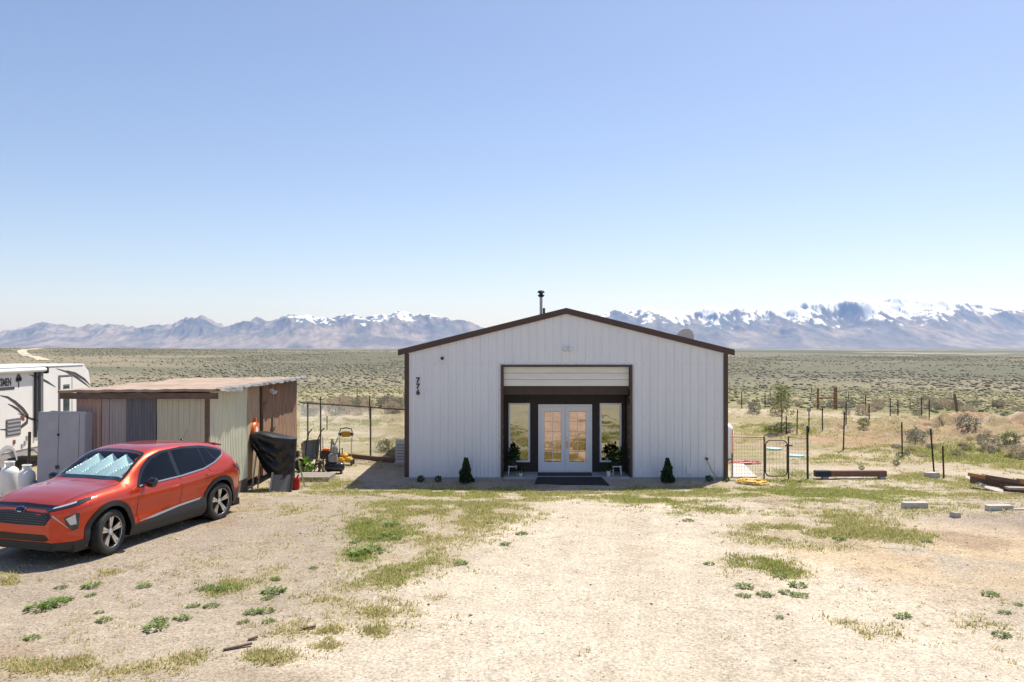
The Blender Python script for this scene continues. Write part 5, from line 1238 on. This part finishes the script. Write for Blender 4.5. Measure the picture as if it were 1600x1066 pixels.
fence("wire_fence", "field fence of thin posts seen between shed and building", [(455, 622, 646), (501, 620, 647), (558, 607, 634), (577.5, 619, 655), (511, 650, 672), (640, 615, 640)], (.5, 1.0), "post_green", wire=False)

# ------------------------------------------------------------------ timber, blocks, rocks at the right
p = gp(1329, 748); t = thing("railroad_tie", "long reddish timber raised on blocks beside the gate", "timber", (p.x, p.y, p.z), R(1))
MB().box(-1.02, 1.02, -.1, .1, .07, .23).build("beam", X["tie_red"], t, bevel=.012); MB().box(-1.04, -.60, -.105, .105, .066, .236).build("dark_end", X["black_rubber"], t)
for a in (-.75, .9): MB().box(a - .08, a + .08, -.1, .1, -.1, .065).build("block", X["concrete"], t)
def block(name, lab, cat, px, py, lx_, ly_, h, m_, rz=0., rough=0.):
    p = gp(px, py); mb = MB().box(-lx_ / 2, lx_ / 2, -ly_ / 2, ly_ / 2, -.06, h)
    if rough: rng = random.Random(px); mb.v = [(a + rng.uniform(-rough, rough), b2 + rng.uniform(-rough, rough), c_ + rng.uniform(-rough, rough)) for a, b2, c_ in mb.v]
    o = mb.build(name, X[m_], None, bevel=.009); o.location = p; o.rotation_euler = (0, 0, rz); tag(o, lab, cat)
block("concrete_curb", "short pale concrete curb block at right of the lot", "curb block", 1429, 794, .50, .14, .12, "pale_concrete", R(-2))
block("concrete_curb", "concrete curb block lying before the lumber heap", "curb block", 1561, 797, .52, .14, .10, "pale_concrete", R(2))
block("plank", "thin pale plank continuing right of the curb block", "plank", 1592, 797, .5, .08, .03, "wood_pale", R(-1))
block("stone_block", "white stone block at the foot of a leaning post", "stone", 1456, 746, .30, .3, .14, "rock", R(20), .02)
block("stone", "small whitish stone on the bare dirt at right", "stone", 1492, 808, .17, .14, .09, "rock", R(10), .02)
L0 = gp(1510, 752); t = thing("lumber_heap", "heap of old brown boards at the right edge", "lumber", L0)
def board(px0, py0, px1, py1, z0, z1, w_, th, m_):
    D0 = (CAMZ - z0) * F / (py0 - HOR); D1 = (CAMZ - z1) * F / (py1 - HOR)
    a = at(px0, py0, D0) - Vector(t.location); b2 = at(px1, py1, D1) - Vector(t.location); MB().bar(a, b2, th, w_).build("board", X[m_], t)
board(1513, 741, 1540, 746, .36, .34, .09, .05, "wood_orange"); board(1516, 748, 1602, 760, .24, .20, .24, .05, "wood_weathered"); board(1534, 743.5, 1592, 753, .36, .34, .09, .05, "wood_weathered"); board(1588, 751, 1640, 757, .36, .34, .12, .06, "wood_orange"); board(1562, 761, 1640, 770, .12, .12, .16, .05, "tie_red"); board(1573, 762.5, 1640, 764, .22, .2, .05, .2, "wood_grey")
cv = [at(px_, py_, (CAMZ - z_) * F / (py_ - HOR)) for px_, py_, z_ in ((1509, 745, .22), (1516, 748, .20), (1526, 754, .16), (1540, 760.5, .12), (1556, 765.5, .09), (1568, 767.5, .08))]
vs = []; k = len(cv)
for q in cv:
    q = q - Vector(t.location); vs += [tuple(q + Vector((-.03, -.04, -.02))), tuple(q + Vector((.05, .10, .045))), tuple(q + Vector((.05, .10, .02))), tuple(q + Vector((-.03, -.04, -.045)))]
fs = [(4 * i_ + a, 4 * i_ + (a + 1) % 4, 4 * i_ + 4 + (a + 1) % 4, 4 * i_ + 4 + a) for i_ in range(k - 1) for a in range(4)] + [(0, 1, 2, 3), (4 * k - 1, 4 * k - 2, 4 * k - 3, 4 * k - 4)]
MB().add(vs, fs).build("bowed_board", X["wood_pale"], t)
for px, py, l_, a_, lab in ((1190 / 3.2, 850 + 525 / 3.2, .30, .4, "thin split stick on the gravel at lower left"), (482, 984, .16, .1, "small reddish wood scrap on the gravel"), (395, 1001, .10, .2, "tiny wood chip beside the split stick")):
    p = gp(px, py); o = MB().bar((-l_ / 2, 0, .015), (l_ / 2, .03, .03), .035, .02).build("wood_scrap", X["wood_weathered"]); o.location = p; o.rotation_euler = (0, 0, a_); tag(o, lab, "wood scrap")

# ------------------------------------------------------------------ sapling and bushes
p = gp(1221, 673); t = thing("sapling_tree", "slender young tree with pale leaves in the garden", "tree", p)
MB().tube([(0, 0, -.1), (.02, 0, .6), (.0, .03, 1.15), (.03, 0, 1.6)], [.03, .024, .016, .006], 7).build("trunk", X["bark"], t)
lm = MB(); rng = random.Random(9); cents = []
for k in range(16):
    z = .5 + k * .075; a = k * 2.4; L_ = .34 - .012 * k; e = Vector((L_ * math.cos(a), L_ * math.sin(a), z + .25)); lm.tube([(.01, .01, z), tuple(e)], [.009, .004], 5); cents.append(e)
lm.build("branches", X["bark"], t)
Vs, Fs, Cs = [], [], []; nb = 0
for k, e in enumerate(cents + [Vector((.02, 0, 1.6)), Vector((.02, 0, 1.45))]):
    V_, F_, c_ = leafball(46, .15, .13, .085, 300 + k); V_ = V_ + np.array([e.x, e.y, e.z - .13]); Vs.append(V_); Fs.append(F_ + nb); Cs.append(c_); nb += len(V_)
c_ = np.concatenate(Cs)[:, None]; o = np_mesh("crown", np.concatenate(Vs), np.concatenate(Fs), LEAF, np.array([[.16, .19, .06]]) * (1 - c_) + np.array([[.36, .36, .15]]) * c_); o.parent = t
def bush_mesh(seed, c0, c1, n_=1000, size=.075):
    V_, F_, c_ = leafball(n_, .5, .36, size, seed); c_ = c_[:, None]
    o = np_mesh("foliage", V_, F_, LEAF, np.array([c0]) * (1 - c_) + np.array([c1]) * c_); me = o.data; bpy.data.objects.remove(o); return me
BM = {"sage": [bush_mesh(s_, (.17, .17, .12), (.33, .31, .23)) for s_ in (1, 2, 3)], "dry": [bush_mesh(s_, (.33, .27, .18), (.56, .47, .34)) for s_ in (4, 5, 6)], "green": [bush_mesh(s_, (.09, .12, .045), (.21, .25, .10)) for s_ in (7, 8)]}
SM = MB().tube([(0, 0, -.1), (.03, .02, .3)], [.03, .015], 5).build("stem", X["bark"]); stem_me = SM.data; bpy.data.objects.remove(SM)
def bush(px, py, wpx, hfac, kind, lab, grp=None):
    p = gp(px, py); s_ = wpx / F * p.y; t = thing("sagebrush" if kind == "sage" else "bush", lab, "bush", p, random.random() * 6.28, grp); t.scale = (s_, s_, s_ * hfac)
    link("foliage", random.choice(BM[kind]), None, t); link("stem", stem_me, None, t)
bush(1578, 690, 28, .9, "green", "dark green bush on the red berm by the right edge"); bush(1562, 668, 34, .9, "sage", "grey bush atop the berm at right"); bush(1510, 675, 34, .9, "sage", "grey-brown bush on the berm slope below leaning post")
bush(1460, 640, 30, .8, "dry", "straw-coloured bush left of the leaning wooden post"); bush(1430, 690, 30, .9, "sage", "grey bush between the two nearest dark posts"); bush(1545, 702, 30, .8, "sage", "low grey bush at the berm foot")
bush(1590, 715, 34, .8, "dry", "dry grey-tan bush at the right edge above the lumber"); bush(1350, 668, 16, 1.2, "green", "small green bush beside the middle post row")
bush(1225, 672, 30, .5, "green", "low green bush at the foot of the sapling"); bush(1205, 673, 20, .5, "green", "low green bush left of the sapling")
bush(1407, 716, 14, 1, "green", "green weed bush at a dark post's foot"); bush(1400, 728, 10, 1.3, "green", "small upright green weed below the post row"); bush(1346, 735, 8, 1.4, "green", "green weed growing before the reddish timber")
for k in range(44):
    px = random.uniform(1145, 1600); py = random.uniform(632, 650); bush(px, py, random.uniform(12, 24), random.uniform(.7, 1.0), random.choice(["sage", "dry", "dry"]), "low dry brush along the far fence at right", "brush along the far fence")
for k in range(26):
    px = random.uniform(468, 630); py = random.uniform(636, 652); bush(px, py, random.uniform(16, 30), random.uniform(.7, 1.0), random.choice(["sage", "dry", "dry", "sage"]), "dry brush beyond the chain link fence", "brush beyond the chain link fence")
for k in range(40):
    px = random.uniform(1400, 1610); py = random.uniform(655, 715); bush(px, py, random.uniform(8, 16), random.uniform(.5, .8), random.choice(["sage", "dry", "dry"]), "scrubby bush on the reddish berm", "scrub on the berm")
bush(600, 706, 22, 1.2, "green", "upright green weed inside the chain link fence"); bush(615, 715, 20, .9, "green", "green weed beside the heat pump")

# ------------------------------------------------------------------ stuff: grass, weeds, sage on the hills, pebbles
BL = attr_mat("grass_blades", .7, .45)
pts = []
for (cx, cy, rx, ry, dn, dr) in ELL:
    area = rx * ry * 3.14; far = cy > 24
    n_ = int(min(area * (520 if not far else 90) * min(dn, 1.2) + 34, 4600))
    q = RNG.normal(size=(n_, 2)) * .75; x = cx + q[:, 0] * rx; y = cy + q[:, 1] * ry
    g_, _, _ = growth(x, y); keep = RNG.random(n_) < g_ * 1.5 + (.12 if min(rx, ry) < .5 else 0)
    keep &= ~((y > 22.95) & (y < 38) & (x > -3.1) & (x < 6.2)); keep &= ~((y > 18.3) & (y < 26.1) & (x > -10) & (x < -6.8))
    keep &= ~((x > .55) & (x < 2.7) & (y > 22.2) & (y < 23.2))
    m__ = int(keep.sum()); pts.append(np.column_stack([x[keep], y[keep], np.full(m__, dr), np.full(m__, 1.0 if not far else 1.5)]))
n_ = 26000; x = RNG.uniform(-14, 14, n_); y = RNG.uniform(8, 23, n_); kk = RNG.random(n_) < sstep(.45, .7, fbm(x * .6, y * .6, 70, 3)) * .4 * (1 - np.exp(-((x - 1.8) / 3.4) ** 2))
pts.append(np.column_stack([x[kk], y[kk], np.full(kk.sum(), .8), np.full(kk.sum(), .6)]))
n_ = 9000; x = RNG.uniform(-16, 34, n_); y = RNG.uniform(25, 52, n_); kk = (RNG.random(n_) < sstep(.42, .62, fbm(x * .25, y * .6, 71, 4)) * .8) & ~((y < 38.5) & (x > -3.4) & (x < 6.4)) & ~((y < 26.1) & (x > -10) & (x < -6.8))
pts.append(np.column_stack([x[kk], y[kk], .45 + .5 * RNG.random(kk.sum()), np.full(kk.sum(), 1.7)]))
T = np.concatenate(pts)
NB = 13; k = len(T)
tx = np.repeat(T[:, 0], NB); ty = np.repeat(T[:, 1], NB); td = np.repeat(T[:, 2], NB); ts = np.repeat(T[:, 3] * RNG.uniform(.6, 1.25, k), NB); nB = len(tx)
bx_ = tx + RNG.normal(size=nB) * .055 * ts; by_ = ty + RNG.normal(size=nB) * .055 * ts; bz_ = height(bx_, by_) - .005
a = RNG.random(nB) * 6.283; Lb = RNG.uniform(.018, .062, nB) * ts; ln = RNG.uniform(.25, 1.1, nB); wd = RNG.uniform(.006, .011, nB) * (.6 + .6 * ts)
dx_, dy_ = np.cos(a), np.sin(a)
V0 = np.column_stack([bx_ - dy_ * wd, by_ + dx_ * wd, bz_]); V1 = np.column_stack([bx_ + dy_ * wd, by_ - dx_ * wd, bz_]); V2 = np.column_stack([bx_ + dx_ * Lb * ln * .9, by_ + dy_ * Lb * ln * .9, bz_ + Lb])
V = np.stack([V0, V1, V2], 1).reshape(-1, 3); Fq = np.arange(len(V)).reshape(-1, 3)
dry = np.clip(td + RNG.normal(size=nB) * .28, 0, 1)[:, None]; br = RNG.uniform(.75, 1.25, nB)[:, None]
cb = (np.array([[.28, .335, .065]]) * (1 - dry) + np.array([[.60, .50, .27]]) * dry) * br
o = np_mesh("grass", V, Fq, BL, np.repeat(cb, 3, 0)); tag(o, "patchy short green and straw-coloured grass on the sandy lot", "grass", kind="stuff")
# broadleaf weed clumps
def rosette(seed):
    rng = np.random.default_rng(seed); vs = []; fs = []; cs = []
    for k in range(95):
        a = rng.random() * 6.283; q = rng.random() ** .6; r0 = q * .42; L_ = rng.uniform(.10, .20); wd = L_ * .30; z0 = .02 + .14 * (1 - q) * rng.random()
        d = np.array([math.cos(a), math.sin(a), 0]); s_ = np.array([-d[1], d[0], 0]); p = d * r0 + np.array([0, 0, z0]); tip = p + d * L_ + np.array([0, 0, L_ * rng.uniform(.0, .9)]); md_ = (p + tip) / 2 + np.array([0, 0, .03])
        i_ = len(vs); vs += [p, md_ + s_ * wd, tip, md_ - s_ * wd]; fs.append((i_, i_ + 1, i_ + 2, i_ + 3)); c_ = rng.random(); cs += [c_] * 4
    return np.array(vs), np.array(fs), np.array(cs)[:, None]
RM = []
for s_ in range(4):
    V_, F_, c_ = rosette(40 + s_); o = np_mesh("weed_clump", V_, F_, LEAF, np.array([[.085, .15, .03]]) * (1 - c_) + np.array([[.24, .32, .08]]) * c_); RM.append(o.data); bpy.data.objects.remove(o)
WL = [(62, 952, 22), (84, 945, 22), (102, 938, 14), (143, 917, 17), (142, 931, 9), (243, 982, 20), (250, 970, 14), (286, 967, 15), (225, 917, 12), (95, 919, 10), (330, 948, 13), (302, 948, 11), (320, 920, 14), (345, 921, 18), (365, 922, 14), (428, 925, 20), (418, 935, 11), (432, 907, 7), (395, 958, 14), (415, 956, 14), (420, 972, 11), (380, 973, 10), (162, 970, 13), (155, 958, 8), (50, 998, 13), (490, 888, 8), (430, 905, 8), (605, 838, 16), (588, 842, 12), (620, 842, 12), (560, 867, 20), (580, 863, 20), (555, 848, 9), (556, 876, 9), (612, 821, 15), (574, 818, 9), (556, 820, 9), (720, 881, 12), (790, 851, 10), (815, 835, 10),
      (1163, 918, 15), (1162, 932, 12), (1196, 930, 14), (1228, 927, 12), (1246, 916, 15), (1250, 932, 14), (1220, 902, 12), (1075, 814, 9), (1108, 882, 9), (1548, 930, 14), (1411, 964, 14), (1592, 946, 8), (1570, 958, 10), (1565, 993, 14), (1312, 843, 11), (1448, 847, 9), (1218, 966, 8)]
for px, py, wpx in WL:
    p = gp(px, py); o = link("weed_clump", random.choice(RM), None); o.location = p; s_ = wpx / F * p.y * 2.0; o.scale = (s_, s_, s_ * .9); o.rotation_euler = (0, 0, random.random() * 6.28)
    if px < 900: tag(o, "low clump of green broadleaf weeds left of the driveway", "weed", "weed clumps left of the driveway")
    else: tag(o, "low clump of green broadleaf weeds right of the driveway", "weed", "weed clumps right of the driveway")
# sage on plain and hills
def blobs(name, lab, x, y, s, c0, c1, hf=.75, seed=0):
    rng = np.random.default_rng(seed); ico = [(0, 0, 1)] + [(.894 * math.cos(i_ * 1.2566), .894 * math.sin(i_ * 1.2566), .447) for i_ in range(5)] + [(.894 * math.cos(i_ * 1.2566 + .628), .894 * math.sin(i_ * 1.2566 + .628), -.447) for i_ in range(5)]
    ico = np.array(ico); f = [(0, 1 + i_, 1 + (i_ + 1) % 5) for i_ in range(5)] + [(1 + i_, 6 + i_, 1 + (i_ + 1) % 5) for i_ in range(5)] + [(1 + (i_ + 1) % 5, 6 + i_, 6 + (i_ + 1) % 5) for i_ in range(5)]
    f = np.array(f); n_ = len(x); z = height(x, y)
    V = ico[None] * (s[:, None, None] * rng.uniform(.55, 1.25, (n_, 11, 1))) * np.array([1, 1, hf])[None, None]
    V = V + np.stack([x, y, z + s * hf * .35], 1)[:, None, :]
    Fq = (f[None] + (np.arange(n_) * 11)[:, None, None]).reshape(-1, 3); t_ = rng.random((n_, 1)); cb = np.array([c0]) * (1 - t_) + np.array([c1]) * t_
    vb = np.clip(rng.uniform(.8, 1.2, (n_, 11, 1)), 0, 2)
    o = np_mesh(name, V.reshape(-1, 3), Fq, SAGE, (cb[:, None, :] * vb).reshape(-1, 3)); tag(o, lab, "brush", kind="stuff")
SAGE = attr_mat("sage_foliage", .9)
def scatter(n_, r0, r1, seed, thr=None):
    rng = np.random.default_rng(seed); r = np.sqrt(rng.uniform(r0 ** 2, r1 ** 2, n_)); a = np.radians(rng.uniform(-42, 42, n_)); x, y = r * np.sin(a), r * np.cos(a); return x, y, r
x, y, r = scatter(120000, 120, 600, 1); kk = np.random.default_rng(5).random(len(x)) < .10 + .9 * sstep(.40, .66, fbm(x / 34, y / 60, 81, 5)); x, y = x[kk], y[kk]
blobs("hill_sagebrush", "grey-green sagebrush covering the low hills", x, y, np.random.default_rng(2).gamma(2.2, .10, len(x)).clip(0, .5) + .07, (.19, .18, .122), (.265, .24, .165), .5, 3)
x, y, r = scatter(26000, 52, 150, 6); kk = np.random.default_rng(7).random(len(x)) < .15 + .8 * sstep(.4, .65, fbm(x / 12, y / 16, 82, 4)); x, y = x[kk], y[kk]
blobs("field_tufts", "pale dry grass tufts and low scrub in the field", x, y, np.random.default_rng(8).uniform(.10, .28, len(x)), (.17, .18, .075), (.42, .35, .21), .6, 9)
# pebbles
n_ = 9000; rng = np.random.default_rng(15); x = rng.uniform(-13, 15, n_); y = rng.uniform(7.5, 22.3, n_); s = rng.uniform(.005, .013, n_) * (1 + 1.2 * (rng.random(n_) > .98))
oc = np.array([(1, 0, 0), (0, 1, 0), (-1, 0, 0), (0, -1, 0), (0, 0, .7), (0, 0, -.7)], float); f = np.array([(0, 1, 4), (1, 2, 4), (2, 3, 4), (3, 0, 4), (1, 0, 5), (2, 1, 5), (3, 2, 5), (0, 3, 5)])
V = oc[None] * s[:, None, None] * rng.uniform(.6, 1.3, (n_, 6, 1)) + np.stack([x, y, height(x, y) + s * .3], 1)[:, None, :]
cb = np.array([[.38, .33, .28]]) + rng.uniform(-.14, .22, (n_, 1))
o = np_mesh("pebbles", V.reshape(-1, 3), (f[None] + (np.arange(n_) * 6)[:, None, None]).reshape(-1, 3), attr_mat("pebble", .9), np.repeat(cb, 6, 0)); tag(o, "small loose pebbles scattered over the lot", "gravel", kind="stuff")
# ------------------------------------------------------------------ haze: the air itself
m = bpy.data.materials.new("air"); m.use_nodes = True; n = m.node_tree; n.nodes.remove(n.nodes["Principled BSDF"])
pv = n.nodes.new("ShaderNodeVolumePrincipled"); pv.inputs["Color"].default_value = (.30, .50, 1.0, 1); pv.inputs["Density"].default_value = 4.0e-5; pv.inputs["Absorption Color"].default_value = (1, 1, 1, 1); pv.inputs["Anisotropy"].default_value = .2
n.links.new(pv.outputs[0], n.nodes["Material Output"].inputs["Volume"])
o = MB().box(-22000, 22000, -19500, 19500, -30, 1150).build("haze", m); o["kind"] = "stuff"; o["label"] = "thin blue haze in the air over the plain"
